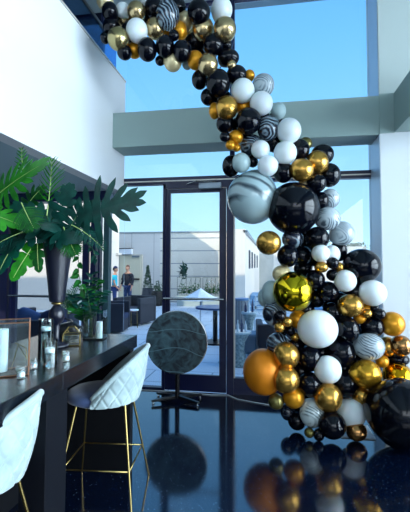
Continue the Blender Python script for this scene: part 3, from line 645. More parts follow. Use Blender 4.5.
# ------------------------------------------------------------------ things on the bar
M_clear = glass_mat('clear_glass', '#f6fcfc', 1.8, .02)
M_water = glass_mat('water', '#d5eef4', 2.0)
M_wax = mat('white_wax', '#dfe9ec', .5, subs=.3)
def cup(name, r, h, loc, label, cat, wall=.003, hexa=False, parent=None, n=36):
    k = 6 if hexa else n
    o = MB().lathe([(0, .006), (r-wall, .006), (r-wall, h), (r, h), (r, 0), (0, 0)], k).build(name, M_clear, parent, smooth=not hexa, angle=None if hexa else 40)
    o.location = loc
    if not parent: tag(o, label, cat)
    return o
def candle(loc, r, h, label, wick=True, group=None, name='candle'):
    o = MB().lathe([(0, 0), (r*.97, 0), (r, .003), (r, h-.004), (r*.94, h), (r*.8, h-.003), (0, h-.006)], 28).build(name, M_wax, smooth=True, angle=50)
    o.location = loc; tag(o, label, 'candle', group)
    MB().tube([(0, 0, h-.008), (.001, 0, h+.008)], .001, 6).build('wick', M_black, o)
    return o
def glass_case(name, loc, rz, sx, sy, sz, label, metal, top_peak=0):
    t = empty(name, loc, rz, label, 'lantern')
    P = [(-sx, -sy), (sx, -sy), (sx, sy), (-sx, sy)]; e_ = MB(); r = .0035
    for i in range(4):
        a, b = P[i], P[(i+1) % 4]
        for z in (r, sz): e_.tube([(*a, z), (*b, z)], r, 6)
        e_.tube([(*a, 0), (*a, sz)], r, 6)
    if top_peak:
        for a in P: e_.tube([(*a, sz), (a[0]*.35, a[1]*.35, sz+top_peak)], r, 6)
        for i in range(4): a, b = P[i], P[(i+1) % 4]; e_.tube([(a[0]*.35, a[1]*.35, sz+top_peak), (b[0]*.35, b[1]*.35, sz+top_peak)], r, 6)
    e_.build('frame', metal, t)
    for i in range(4):
        a, b = Vector(P[i]), Vector(P[(i+1) % 4]); n = (b-a).normalized(); n = Vector((n.y, -n.x))*.001
        v = [(a.x, a.y, .004), (b.x, b.y, .004), (b.x, b.y, sz), (a.x, a.y, sz)]; v += [(p[0]-n.x, p[1]-n.y, p[2]) for p in v]
        MB().add(v, [(0,1,2,3), (7,6,5,4), (0,4,5,1), (1,5,6,2), (2,6,7,3), (3,7,4,0)]).build('pane', M_clear, t)
    MB().box(-sx, sx, -sy, sy, 0, .004).build('base', M_black, t)
    return t
lz = ZB+.001
glass_case('glass_lantern', (-1.352, 1.825, lz), R(33), .12, .08, .262, 'large copper-edged glass lantern at the left end of the bar', M_copper)
candle((-1.375, 1.845, lz+.005), .029, .215, 'tall white pillar candle inside the large copper-edged lantern')
cup('votive_glass', .021, .045, (-1.29, 1.87, lz+.005), 'small votive glass inside the large copper-edged lantern', 'votive')
# bent brass wire inside the lantern
wg = MB().tube([(0, 0, .002), (.03, .01, .13), (.09, .0, .06), (.075, .01, .115), (.02, .0, .14)], .0022, 6).build('wire_ornament', M_gold)
wg.location = (-1.345, 1.88, lz+.004); tag(wg, 'bent brass wire ornament inside the large glass lantern', 'ornament')
for p_, r_, h_, lb in (((-1.215, 1.775, lz), .0225, .056, 'hexagonal votive glass on the bar in front of the large lantern'),
                       ((-1.262, 1.955, lz), .021, .052, 'votive glass on the bar just left of the two cylinder vases'),
                       ((-1.175, 2.13, lz), .022, .055, 'votive glass on the bar just right of the two cylinder vases')):
    v_ = cup('votive_glass', r_, h_, p_, lb, 'votive', .0025, hexa=True); v_['group'] = 'votive glasses along the bar'
    w_ = MB().lathe([(0, .007), (r_*.8, .007), (r_*.8, h_*.5), (0, h_*.5)], 18).build('wax', M_wax, v_)
    MB().tube([(0, 0, h_*.5), (0, 0, h_*.6)], .001, 6).build('wick', M_black, w_)
cup('tumbler', .03, .10, (-1.405, 1.77, lz), 'clear tumbler cut by the left edge of the photo', 'glass')
for p_, r_, h_, f_, lb in (((-1.305, 2.13, lz), .042, .235, .175, 'tall'), ((-1.19, 1.985, lz), .039, .145, .085, 'short')):
    v_ = cup('cylinder_vase', r_, h_, p_, lb+' clear cylinder vase with water and a floating candle', 'vase', .0035); v_['group'] = 'pair of cylinder vases on the bar'
    MB().lathe([(0, .0075), (r_-.005, .0075), (r_-.005, f_), (0, f_)], 30).build('water', M_water, v_, smooth=True, angle=40)
    candle((p_[0], p_[1], lz+f_-.006), r_*.75, .022, 'white floating candle in the '+lb+' cylinder vase', name='floating_candle')
sv = empty('square_vase', (-1.315, 2.80, lz), R(6), 'square clear glass vase with a black base near the far end of the bar', 'vase')
MB().box(-.075, .075, -.05, .05, 0, .008).build('base', M_black, sv)
for a in ((-.075, .075, -.05, -.047), (-.075, .075, .047, .05), (-.075, -.072, -.047, .047), (.072, .075, -.047, .047)):
    MB().box(*a, .008, .215).build('glass_wall', M_clear, sv)
candle((-1.275, 2.80, lz+.009), .031, .12, 'white pillar candle in the square glass vase')
# black bag with a small terrarium beside it
bag = empty('handbag', (-1.50, 2.70, lz), R(10), 'slouching black leather handbag on the bar beside the small terrarium', 'handbag')
M_leather = mat('black_leather', '#0a0d14', .3, coat=.3, bump=(25, .5))
vs = []; fs = []; nx, nz = 24, 12
bb = bmesh.new(); bmesh.ops.create_uvsphere(bb, u_segments=32, v_segments=18, radius=1)
for v in bb.verts:
    x, y, z = v.co; sgn = lambda q: (abs(q)**.6)*(1 if q >= 0 else -1)
    v.co = (sgn(x)*.125, sgn(y)*.06, max(0, .065+sgn(z)*.065 + .012*sin(x*7)*(z > 0)))
mb_ = MB(); mb_.add([tuple(v.co) for v in bb.verts], [tuple(v.index for v in f.verts) for f in bb.faces]); bb.free()
mb_.build('bag_body', M_leather, bag, smooth=True)
MB().tube([(-.07, -.03, .11), (-.06, -.05, .155), (0, -.06, .17), (.06, -.05, .155), (.07, -.03, .11)], .006, 8).build('handle', M_leather, bag, smooth=True)
MB().lathe([(.012, -.002), (.015, 0), (.012, .002), (.009, 0)], 20, Matrix.Translation((.03, -.062, .075)) @ Matrix.Rotation(R(90), 4, 'X'), closed=True).build('clasp', M_gold, bag, smooth=True)
glass_case('terrarium', (-1.375, 2.56, lz), R(25), .055, .045, .075, 'small gold-edged geometric terrarium on the bar beside the handbag', M_gold, .05)

# tall black vase on a ball stem
tv = empty('black_vase', (-1.455, 2.50, lz), 0, 'tall black trumpet vase with a gold ring above its ball stem', 'vase')
M_vase = mat('black_ceramic', '#0c1020', .3, spec=.6)
MB().lathe([(0, 0), (.085, 0), (.09, .01), (.07, .022), (.03, .04), (.022, .07), (.024, .14), (.024, .15), (.045, .17), (.054, .205), (.05, .24), (.03, .268), (.02, .28)], 40).build('stem', M_vase, tv, smooth=True)
MB().lathe([(.02, .28), (.036, .284), (.038, .29), (.036, .296), (.02, .30)], 40).build('gold_ring', M_gold, tv, smooth=True)
MB().lathe([(0, .30), (.05, .302), (.055, .32), (.063, .4), (.078, .52), (.092, .63), (.104, .70), (.098, .70), (.085, .62), (.055, .40), (0, .36)], 48, sx=.95).build('bowl', M_vase, tv, smooth=True, angle=60)

# ------------------------------------------------------------------ leaves
def leaf_mat(name, c1, c2):
    m = mat(name, c1, .38, spec=.5); N = m.node_tree.nodes; L = m.node_tree.links; b = N['Principled BSDF']
    t = N.new('ShaderNodeTexCoord'); n = N.new('ShaderNodeTexNoise'); n.inputs['Scale'].default_value = 14; n.inputs['Detail'].default_value = 4
    c = N.new('ShaderNodeValToRGB'); c.color_ramp.elements[0].color = lin(c1); c.color_ramp.elements[1].color = lin(c2); c.color_ramp.elements[0].position = .35; c.color_ramp.elements[1].position = .68
    L.new(t.outputs['Object'], n.inputs['Vector']); L.new(n.outputs['Fac'], c.inputs[0]); L.new(c.outputs[0], b.inputs['Base Color'])
    tl = N.new('ShaderNodeBsdfTranslucent'); mx = N.new('ShaderNodeMixShader'); mx.inputs[0].default_value = .3; o = N['Material Output']
    L.new(c.outputs[0], tl.inputs[0]); L.new(b.outputs[0], mx.inputs[1]); L.new(tl.outputs[0], mx.inputs[2]); L.new(mx.outputs[0], o.inputs[0])
    return m
G_bright = leaf_mat('bright_leaf', '#1d7a18', '#38a424'); G_mid = leaf_mat('mid_leaf', '#0f5220', '#1f7428'); G_dark = leaf_mat('dark_leaf', '#0a3a34', '#105246'); G_teal = leaf_mat('teal_leaf', '#0c5a48', '#177058')
M_vein = mat('leaf_vein', '#a8c470', .5); M_stem = mat('leaf_stem', '#1c4a20', .5)
def frame(base, tip, up):
    X = (Vector(tip)-Vector(base)); Lh = X.length; X.normalize(); Z = (Vector(up) - X*Vector(up).dot(X)).normalized(); Y = Z.cross(X)
    return Matrix((X, Y, Z)).transposed().to_4x4(), Lh
def monstera(par, base, tip, up, wid, m, lobes=6, droop=.12, split=.4, vein=True, gap=.84):
    F, Lh = frame(base, tip, up); M = Matrix.Translation(Vector(base)) @ F; b = MB()
    def P(x, y): return (x*Lh, y*wid, -droop*Lh*(x-.35)**2*1.2 - droop*wid*1.3*abs(y)**1.7 + .05*wid*abs(y))
    ts = [i/lobes for i in range(lobes+1)]
    for sd in (-1, 1):
        for i in range(lobes):
            t0 = .04 + .86*i/lobes; t1 = .04 + .86*(i+1)/lobes
            ang = R(128 - 112*(i+.5)/lobes); env = [.62, .9, 1.0, .98, .86, .66, .5, .4][min(7, int(8*(i+.5)/lobes))]
            ln = .5*env*random.uniform(.93, 1.05)
            rows = []; K = 9
            for k in range(K+1):
                u = k/K
                cx = (t0+t1)/2 + cos(ang)*ln*u*wid/Lh + .06*u*u; cy = sin(ang)*ln*u*(1-.08*u)+.0
                hw = (t1-t0)*.5*Lh/wid
                if u < split: wv = hw*(1+.5*u)
                else: wv = hw*(1+.5*split)*(gap+.1*sin((u-split)*4))*(1 if u < .72 else max(.04, 1-((u-.72)/.28)**1.4*.96))
                # strip across direction
                px, py = -sin(ang), cos(ang)
                if u < .05: px, py = -1, 0
                rows.append([(cx + px*wv*wid/Lh*q, max(0, cy + py*wv*q)) for q in (1, .33, -.33, -1)])
            vs = [P(x, sd*y) for r_ in rows for x, y in r_]
            b.add(vs, [(k*4+j, k*4+j+1, k*4+j+5, k*4+j+4) for k in range(K) for j in range(3)], M)
    # end lobe
    vs = []
    for k in range(7):
        u = k/6; x = .84+.16*u; w_ = .085*(1-u**2)+.002
        vs += [P(x, -w_), P(x, 0), P(x, w_)]
    b.add(vs, [(k*3+j, k*3+j+1, k*3+j+4, k*3+j+3) for k in range(6) for j in range(2)], M)
    o = b.build('monstera_leaf', m, par, smooth=False, fix=False)
    sol = o.modifiers.new('s', 'SOLIDIFY'); sol.thickness = .0012
    if vein:
        v_ = MB().tube([M @ (Vector(P(x/10, 0))+Vector((0, 0, .0015))) for x in range(10)], [.0032*(1-x/13) for x in range(10)], 6)
        v_.build('midrib', M_vein, o)
    return o
def blade(b, base, dirv, n, ln, w, droop=.2, M=None):
    X = Vector(dirv).normalized(); Z = (Vector(n)-X*Vector(n).dot(X)).normalized(); Y = Z.cross(X); K = 6; vs = []
    for k in range(K+1):
        u = k/K; c = Vector(base)+X*ln*u - Z*droop*ln*u*u; hw = w*.5*(min(1, u*5+.35))*(1-u**2.5)+.0004
        vs += [c - Y*hw, c + Z*hw*-.3, c + Y*hw]
    b.add(vs, [(k*3+j, k*3+j+1, k*3+j+4, k*3+j+3) for k in range(K) for j in range(2)], M)
def frond(par, base, tip, up, ln_leaf, m, n=16, droop=.25, w=.014, name='palm_frond', start=.2):
    F, Lh = frame(base, tip, up); M = Matrix.Translation(Vector(base)) @ F; b = MB(); rach = []
    def Q(t): return Vector((t*Lh, 0, droop*Lh*(t*(1-t))))
    for i in range(n):
        t = start+(1-start)*(i+.5)/n; ll = ln_leaf*(sin(pi*min(1, .25+t*.72))**.7)
        for sd in (-1, 1):
            a = R(60-26*t + random.uniform(-4, 4))
            blade(b, Q(t), (cos(a), sd*sin(a), .12), (0, 0, 1), ll, w, .22)
    b.v = [tuple(M @ Vector(v)) for v in b.v]
    o = b.build(name, m, par, smooth=False, fix=False)
    sol = o.modifiers.new('s', 'SOLIDIFY'); sol.thickness = .0008
    MB().tube([M @ Q(t/10) for t in range(11)], [.004*(1-t/14) for t in range(11)], 6).build('rachis', M_vein, o)
    return o
def vine(par, pts, m, size=.04, n=9):
    pts = [Vector(p) for p in pts]; b = MB()
    def Q(t):
        t *= len(pts)-1; i = min(int(t), len(pts)-2); return pts[i].lerp(pts[i+1], t-i)
    for i in range(n):
        t = (i+.6)/n; s_ = size*random.uniform(.75, 1.1)
        dv = Vector((random.uniform(-1, 1), random.uniform(-.6, .2), random.uniform(-.9, -.1))).normalized()
        blade(b, Q(t), dv, (random.uniform(-.3, .3), -1, .35), s_*1.5, s_, .15)
    o = b.build('trailing_leaves', m, par, smooth=False, fix=False)
    sol = o.modifiers.new('s', 'SOLIDIFY'); sol.thickness = .001
    MB().tube([Q(t/8) for t in range(9)], .0022, 6).build('stem', M_stem, o)
    return o
org = Vector((-1.455, 2.5, 1.76))
pl = empty('leaf_arrangement', org, 0, 'large arrangement of monstera leaves and palm fronds in the tall black vase', 'plant')
def L_(x, z, y=2.45): return Vector((-1.53+(x-45)*.00732, y, 1.744-(z-245)*.00673)) - org
def stem(x, z, y=2.45, bend=.06):
    a = Vector((0, 0, -.3)); b_ = L_(x, z, y); mid = (a+b_)/2 + Vector((0, 0, bend)); mid.x *= .6
    MB().tube([a, Vector((b_.x*.08, 0, -.05)), mid, b_], [.005, .005, .0045, .0035], 8).build('leaf_stalk', M_stem, pl, smooth=True)
monstera(pl, L_(76, 218), L_(140, 203, 2.36), (-.05, -1, .25), .56, G_dark, 7, .06, .24, False, .66); stem(76, 218)
monstera(pl, L_(66, 232), L_(92, 205, 2.46), (0, -1, .1), .34, G_dark, 6, .1, .6, False)
monstera(pl, L_(60, 236), L_(14, 204, 2.42), (0, -.9, .4), .34, G_dark, 7, .1, .6, False)
monstera(pl, L_(46, 236), L_(86, 240, 2.34), (0, -.8, .5), .24, G_dark, 7, .2, .6, False)
monstera(pl, L_(4, 232, 2.5), L_(50, 214, 2.5), (0, -.9, .4), .32, G_mid, 7, .1, .6, False)
monstera(pl, L_(-14, 200), L_(50, 164, 2.34), (-.15, -.9, .45), .46, G_bright, 10, .1, .3, True, .74); stem(-8, 200, 2.46)
monstera(pl, L_(-6, 214, 2.3), L_(36, 226, 2.3), (.1, -.7, .7), .26, G_bright, 6, .2, .4); 
monstera(pl, L_(22, 222), L_(66, 226, 2.32), (.1, -.45, .9), .30, G_dark, 6, .3, .45, False); stem(22, 222)
monstera(pl, L_(30, 214), L_(-14, 226, 2.35), (0, -.5, .9), .34, G_mid, 6, .25, .45); stem(30, 214)
monstera(pl, L_(44, 232), L_(2, 250, 2.35), (0, -.6, .8), .30, G_dark, 6, .25, .5, False); stem(44, 232)
monstera(pl, L_(18, 238), L_(6, 274, 2.36), (-.2, -1, .2), .22, G_teal, 4, .12, .6); stem(18, 238)
monstera(pl, L_(34, 246), L_(20, 282, 2.36), (.2, -1, .15), .19, G_bright, 4, .15, .55); stem(34, 246)
monstera(pl, L_(38, 244), L_(44, 274, 2.40), (.1, -1, .1), .13, G_mid, 4, .12, .5); stem(38, 244)
monstera(pl, L_(52, 226), L_(82, 246, 2.38), (.1, -.6, .8), .26, G_dark, 6, .3, .5, False); stem(52, 226)
monstera(pl, L_(50, 206, 2.5), L_(42, 224, 2.44), (.1, -1, .1), .10, G_teal, 4, .1, .7)
monstera(pl, L_(58, 220), L_(72, 186, 2.42), (.1, -1, .1), .24, G_dark, 5, .12, .5, False)
monstera(pl, L_(10, 206, 2.6), L_(26, 182, 2.6), (0, -.8, .5), .3, G_mid, 6, .2, .5)
frond(pl, L_(47, 216), L_(50, 158, 2.46), (-.25, -1, .1), .16, G_bright, 9, -.06, .010); stem(47, 216)
frond(pl, L_(18, 176, 2.5), L_(14, 143, 2.5), (.1, -1, .1), .08, G_mid, 6, .1, .014)
frond(pl, L_(30, 205, 2.35), L_(52, 232, 2.25), (0, -.8, .6), .13, G_mid, 14, .15, .012)
frond(pl, L_(64, 228), L_(84, 256, 2.35), (.2, -1, .3), .12, G_mid, 14, .15, .012); stem(64, 228)
frond(pl, L_(72, 226), L_(110, 252, 2.36), (.3, -.6, .8), .10, G_dark, 14, .25, .012); stem(72, 226)
frond(pl, L_(24, 232), L_(-4, 256, 2.3), (0, -.8, .6), .12, G_dark, 14, .2, .012)
vine(pl, [L_(72, 236), L_(79, 252), L_(80, 275), L_(84, 292)], G_mid, .045, 11)
vine(pl, [L_(78, 236, 2.5), L_(90, 250, 2.5), L_(94, 262, 2.5)], G_dark, .035, 6)
# foliage standing in the square vase
og2 = Vector((-1.335, 2.80, lz+.012))
gp = empty('leafy_cuttings', og2, 0, 'leafy green cuttings standing in the square glass vase', 'plant')
for i, (dx, dz, dy) in enumerate(((-.16, .30, -.03), (-.09, .38, .02), (-.04, .33, -.02), (.03, .42, .0), (.07, .34, .02), (-.13, .20, -.04), (-.02, .47, .02), (-.18, .22, .02))):
    b = MB(); tipv = Vector((dx, dy, dz)); r0 = Vector((-.02+.01*(i % 3), .012*(i % 2), .0)); q = lambda t: r0.lerp(tipv, t) + Vector((0, 0, .05*sin(pi*t)))
    for k in range(12):
        t = .35+.65*k/11; sd = 1 if k % 2 else -1
        blade(b, q(t), (sd*.9, random.uniform(-.5, .3), random.uniform(.0, .6)), (0, -.7, .7), .07, .032, .2)
    o = b.build('leafy_stem', G_mid if i % 2 else G_dark, gp, smooth=False, fix=False)
    sol = o.modifiers.new('s', 'SOLIDIFY'); sol.thickness = .0008
    MB().tube([q(t/6) for t in range(7)], .002, 6).build('stem', M_stem, o)

# ------------------------------------------------------------------ courtyard outside
M_wallgrey = brick_mat('grey_siding', '#b9bcbd', '#b9bcbd', '#9aa2a8', 2.4, 20, .02, .7, 0)
def lines_mat(name, c, line, step, width=.06, axis='Z'):
    m = mat(name, c, .7); N = m.node_tree.nodes; L = m.node_tree.links; b = N['Principled BSDF']
    t = N.new('ShaderNodeTexCoord'); s_ = N.new('ShaderNodeSeparateXYZ'); d_ = N.new('ShaderNodeMath'); d_.operation = 'DIVIDE'; d_.inputs[1].default_value = step
    f_ = N.new('ShaderNodeMath'); f_.operation = 'FRACT'; l_ = N.new('ShaderNodeMath'); l_.operation = 'LESS_THAN'; l_.inputs[1].default_value = width
    x = N.new('ShaderNodeMixRGB'); x.inputs['Color1'].default_value = lin(c); x.inputs['Color2'].default_value = lin(line)
    L.new(t.outputs['Object'], s_.inputs[0]); L.new(s_.outputs[axis], d_.inputs[0]); L.new(d_.outputs[0], f_.inputs[0]); L.new(f_.outputs[0], l_.inputs[0]); L.new(l_.outputs[0], x.inputs['Fac']); L.new(x.outputs[0], b.inputs['Base Color'])
    return m
M_sid = lines_mat('ribbed_siding', '#ddd8cd', '#8a9399', .56, .07)
M_beige = mat('beige_stucco', '#e4dacd', .8, bump=(20, .1))
struct('wall_courtyard', MB().box(-9, -4.95, 17, 17.3, -.1, 3.1), lines_mat('grey_panels', '#d0cdca', '#8b9196', 1.05, .02, 'X'))
struct('wall_courtyard_siding', MB().box(-4.95, -1.66, 17, 17.3, -.1, 3.06), M_sid)
struct('trim_6', MB().box(-9, -1.66, 16.97, 17.33, 3.06, 3.12), mat('parapet_cap', '#8e979c', .5))
bl = struct('wall_outer_left', MB().box(-12, -6.12, 13.2, 15.1, -.1, 4.83).box(-6.2, -6.02, 14.8, 15.12, 2.02, 2.1), M_beige)
# door with a light box over it in the courtyard wall
dr = struct('door_3', MB().box(-6.86, -5.76, 16.93, 17, -.02, 2.1), mat('door_frame_paint', '#c8c2b4', .6))
MB().box(-6.80, -5.82, 16.90, 16.94, 0, 2.04).build('leaf', mat('cream_door', '#cfc9b2', .6), dr)
MB().box(-6.7, -5.86, 16.84, 16.9, .96, 1.03).build('push_bar', M_blackmetal, dr)
MB().box(-6.2, -5.86, 16.82, 16.93, 1.97, 2.05).build('closer', mat('grey_metal', '#8794a0'), dr)
wl = empty('wall_light', (-6.5, 16.85, 2.1), 0, 'pale box light on the courtyard wall above the cream door', 'wall light')
MB().box(-.34, .3, -.1, .1, 0, .25).build('housing', mat('pale_box', '#d8dde6', .5), wl, bevel=.01)
MB().box(-.34, .3, -.12, .12, .25, .28).build('cap', M_blackmetal, wl)

# second building on the right: sunlit gable end and long side running away
rb = empty('beige_building', (-1.25, 13, 0), 0, 'beige building with a row of small windows seen right of the door', 'building')
MB().box(-.02, .36, 0, .3, -.02, 2.82).build('end_wall', M_beige, rb)
v = [(.355, .31, -.02), (.355, .31, 2.74), (.36, 16, 3.0), (.36, 16, -.02)]; v += [(x-.3, y, z) for x, y, z in v]
MB().add(v, [(0,1,2,3), (7,6,5,4), (0,4,5,1), (1,5,6,2), (2,6,7,3), (3,7,4,0)]).build('long_wall', M_beige, rb)
MB().box(.3, .44, .0, 9, 2.70, 2.78).build('eave', mat('grey_metal', '#8794a0'), rb)
for y in (2, 4, 6.5, 9.5):
    w_ = MB().box(.35, .40, y, y+.55, 1.5, 2.2).build('window', mat('window_frame_dark', '#3b4450', .4), rb)
    MB().box(.40, .405, y+.06, y+.49, 1.56, 2.14).build('pane', M_navy, w_)
struct('wall_far', MB().box(-1.3, 6, 27, 27.4, -.1, 2.9), mat('grey_concrete', '#a9aaa5', .8, noise=(1.5, '#bdbcb4', 5)))
gb = empty('annex', (.05, 20.5, 0), 0, 'pale annex with a small dark square window at the end of the courtyard', 'building')
MB().box(0, 3.5, 0, .3, -.02, 2.6).build('wall', M_beige, gb); MB().box(.05, .35, -.04, 0, .75, 1.2).build('window', M_navy, gb)
steps = empty('blue_steps', (-.1, 14, 0), 0, 'low blue-painted steps at the end of the courtyard', 'steps')
for k in range(3): MB().box(-.75, 2.2, k*.55, 3, 0, .16*(k+1)).build('step', mat('blue_grey_paint', '#5f8fb8', .6), steps)

struct('wall_sun_block', MB().box(-20, -6.12, 3, D+.1, -.1, 6.8), M_navy)  # unseen block added to keep the sun off the courtyard ground and room
struct('wall_unseen_block', MB().box(7.2, 9, 5.3, 28, -.1, 3.2).box(-13, -12, 5.3, 30, -.1, 3), mat('unseen_block_render', '#a9adb2', .8))  # unseen walls added, the right one to hold bright sky off the courtyard
# people by the cream door
def skin_fig(name, verts, edges, radii, m, parent=None, sub=2, root=0):
    me = bpy.data.meshes.new(name); me.from_pydata([tuple(v) for v in verts], edges, []); me.materials.append(m)
    o = bpy.data.objects.new(name, me); COL.objects.link(o); o.parent = parent
    sk = o.modifiers.new('skin', 'SKIN'); sk.use_smooth_shade = True
    for i, r in enumerate(radii):
        me.skin_vertices[0].data[i].radius = (r, r) if not isinstance(r, tuple) else r
        me.skin_vertices[0].data[i].use_root = (i == root)
    s_ = o.modifiers.new('sub', 'SUBSURF'); s_.levels = sub; s_.render_levels = sub
    return o
M_skin = mat('skin', '#b98a72', .5, subs=.1)
def person(loc, rz, label, shirt, pants, hair, H_=1.7, cap=None, jacket=False, arm=((.24, .10, .95), (.2, .22, .85))):
    t = empty('person', loc, rz, label, 'person'); k = H_/1.75
    J = [(0,0,.95),(0,0,1.1),(0,.01,1.28),(0,0,1.42),(0,.02,1.5),(0,.03,1.57),          # pelvis .. head base
         (.09,0,.9),(.1,.02,.5),(.1,-.02,.09),(.11,.12,.03),(-.09,0,.9),(-.1,.0,.5),(-.1,-.04,.09),(-.11,.10,.03),
         (.17,0,1.38),(.22,-.0,1.14),arm[0],arm[1],(-.17,0,1.38),(-.22,-.02,1.14),(-.24,.06,.92),(-.23,.09,.83)]
    E = [(0,1),(1,2),(2,3),(3,4),(4,5),(0,6),(6,7),(7,8),(8,9),(0,10),(10,11),(11,12),(12,13),(3,14),(14,15),(15,16),(16,17),(3,18),(18,19),(19,20),(20,21)]
    Rr = [(.14,.1),(.13,.095),(.15,.105),(.12,.085),.055,.06,(.085,.09),.06,.042,.04,(.085,.09),.06,.042,.04,.06,.045,.032,.03,.06,.045,.032,.03]
    for hand, w0 in ((17, arm[1]), (21, (-.23,.09,.83))):                                 # fingers and thumb
        dv = (Vector(J[hand])-Vector(J[hand-1])).normalized(); sv_ = Vector((0, 1, 0)) if abs(dv.y) < .7 else Vector((1, 0, 0))
        for q, ln in ((-.024, .06), (-.008, .07), (.008, .066), (.024, .052)):
            i0 = len(J); J.append(tuple(Vector(w0)+dv*.035+sv_*q)); J.append(tuple(Vector(w0)+dv*(.035+ln)+sv_*q*1.1))
            E += [(hand, i0), (i0, i0+1)]; Rr += [.009, .008]
        i0 = len(J); J.append(tuple(Vector(w0)+dv*.02+sv_*.045)); E.append((hand, i0)); Rr.append(.01)
    J = [(x*k, y*k, z*k) for x, y, z in J]; Rr = [tuple(q*k for q in r) if isinstance(r, tuple) else r*k for r in Rr]
    body = skin_fig('body', J, E, Rr, M_skin, t, 1)
    # head with face, joined look: ellipsoid rooted in the neck
    hm = MB(); v = []; f = []; nu, nv = 24, 18
    for i in range(nv+1):
        a = pi*i/nv
        for j in range(nu):
            b = 2*pi*j/nu; x, y, z = sin(a)*cos(b)*.077, sin(a)*sin(b)*.095, cos(a)*.118
            if z < 0: x *= 1+.9*z*1.6; y = y*(1+z*1.2)+.008
            if abs(x) < .014 and y > .07 and -.03 < z < .02: y += .02
            v.append((x*k, (y+.02)*k, (z+1.63)*k))
    for i in range(nv):
        for j in range(nu): f.append((i*nu+j, (i+1)*nu+j, (i+1)*nu+(j+1) % nu, i*nu+(j+1) % nu))
    hd = hm.add(v, f).build('head', M_skin, t, smooth=True)
    for sx in (-1, 1):
        MB().lathe([(0, -.008), (.009, 0), (0, .008)], 8, Matrix.Translation((sx*.03*k, .108*k, 1.645*k))).build('eye', M_black, hd, smooth=True)
        MB().lathe([(0, -.03), (.014, -.01), (.016, .01), (0, .03)], 8, Matrix.Translation((sx*.078*k, .02*k, 1.63*k))).build('ear', M_skin, hd, smooth=True)
    MB().box(-.022*k, .022*k, .095*k, .108*k, 1.583*k, 1.59*k).build('mouth', mat('lip', '#8a4a44', .5), hd)
    hv = [(x, y-.012*k if y < .05*k else y-.006*k, z) for x, y, z in v]
    hh = MB(); hv = [((x)*1.08, (y-.02*k)*1.07+.012*k, (z-1.63*k)*1.07+1.638*k) for x, y, z in v]
    keep = [q for q in f if all((hv[i][2] > (1.66*k if hv[i][1] > .05*k else 1.585*k)) for i in q)]
    hh.add(hv, keep).build('hair', mat('hair_'+hair[1:], hair, .7), t, smooth=True)
    if cap:
        cm = mat('cap_'+cap[1:], cap, .8)
        cv = [((x)*1.13, (y-.02*k)*1.12+.02*k, (z-1.63*k)*1.12+1.645*k) for x, y, z in v]
        c_ = MB().add(cv, [q for q in f if all(cv[i][2] > 1.68*k for i in q)])
        c_.build('cap', cm, t, smooth=True)
        MB().lathe([(0, 0), (.07*k, 0), (.07*k, .008), (0, .01)], 20, Matrix.Translation((0, .11*k, 1.685*k)), 1, 1.15).build('cap_peak', cm, t)
    g = .014; hem = .9 if not jacket else .84
    n_ = 16; tv_ = [(0,0,hem),(0,0,1.1),(0,.01,1.28),(0,0,1.425),(.17,0,1.385),(.215,0,1.2),(-.17,0,1.385),(-.215,-.01,1.2)]
    te = [(0,1),(1,2),(2,3),(3,4),(4,5),(3,6),(6,7)]; tr = [(.165,.125),(.155,.118),(.17,.125),(.135,.105),.092,.072,.092,.072]
    if jacket:
        a0 = arm[0]; tv_ += [(.22,0,1.14),a0,(-.22,-.02,1.14),(-.24,.06,.94)]; te += [(5,8),(8,9),(7,10),(10,11)]; tr += [.06,.048,.06,.048]
    skin_fig('jacket' if jacket else 'shirt', [(x*k,y*k,z*k) for x,y,z in tv_], te, [tuple(q*k for q in r) if isinstance(r, tuple) else r*k for r in tr], mat('cloth_'+shirt[1:], shirt, .8), t, 2)
    pv = [(0,0,.96),(.09,0,.88),(.1,.02,.5),(.1,-.02,.1),(-.09,0,.88),(-.1,0,.5),(-.1,-.04,.1)]
    skin_fig('trousers', [(x*k,y*k,z*k) for x,y,z in pv], [(0,1),(1,2),(2,3),(0,4),(4,5),(5,6)], [tuple(q*k for q in r) if isinstance(r, tuple) else r*k for r in [(.155,.118),(.1,.105),.076,.062,(.1,.105),.076,.062]], mat('denim_'+pants[1:], pants, .85), t, 2)
    for sx, y0 in ((.105, .0), (-.105, -.02)):
        MB().lathe([(0, 0), (.05, 0), (.052, .03), (.04, .07), (0, .08)], 18, Matrix.Translation((sx*k, (y0+.04)*k, 0)), .95, 2.5).build('shoe', M_black, t, smooth=True)
    return t
person((-5.62, 13.5, -.02), R(-75), 'person in a turquoise t-shirt, dark cap and jeans standing in the courtyard, seen from behind', '#1fb0c8', '#22386a', '#2a2420', 1.58, '#16244e')
person((-5.33, 14.05, -.02), R(165), 'person in a dark jacket and jeans standing before the cream courtyard door', '#151b28', '#263c66', '#5a3c30', 1.64, None, True)

# planters
def pot(r, h, m, par): return MB().lathe([(0, 0), (r*.7, 0), (r*.95, h*.35), (r, h*.6), (r*.9, h*.95), (r*.95, h), (r*.8, h), (r*.75, h*.85), (0, h*.85)], 32).build('pot', m, par, smooth=True, angle=50)
M_pot = mat('charcoal_pot', '#2a3342', .45)
def leafy(par, fn, n, size, m, name='foliage'):
    b = MB()
    for _ in range(n):
        p = fn(); d_ = Vector((random.uniform(-1, 1), random.uniform(-1, 1), random.uniform(-.1, 1))).normalized()
        blade(b, p, d_, Vector((random.uniform(-1, 1), random.uniform(-1, 1), 1)), size*random.uniform(.7, 1.3), size*.5, .15)
    return b.build(name, m, par, fix=False)
tp = empty('topiary', (-5.19, 16, -.02), 0, 'cone-shaped evergreen in a round charcoal pot beside the cream door', 'potted plant')
pot(.24, .68, M_pot, tp)
def cone():
    u = random.random(); a = random.uniform(0, 2*pi); r = (.20*(1-u)+.02)*random.uniform(.6, 1); return Vector((r*cos(a), r*sin(a), .66+u*.95))
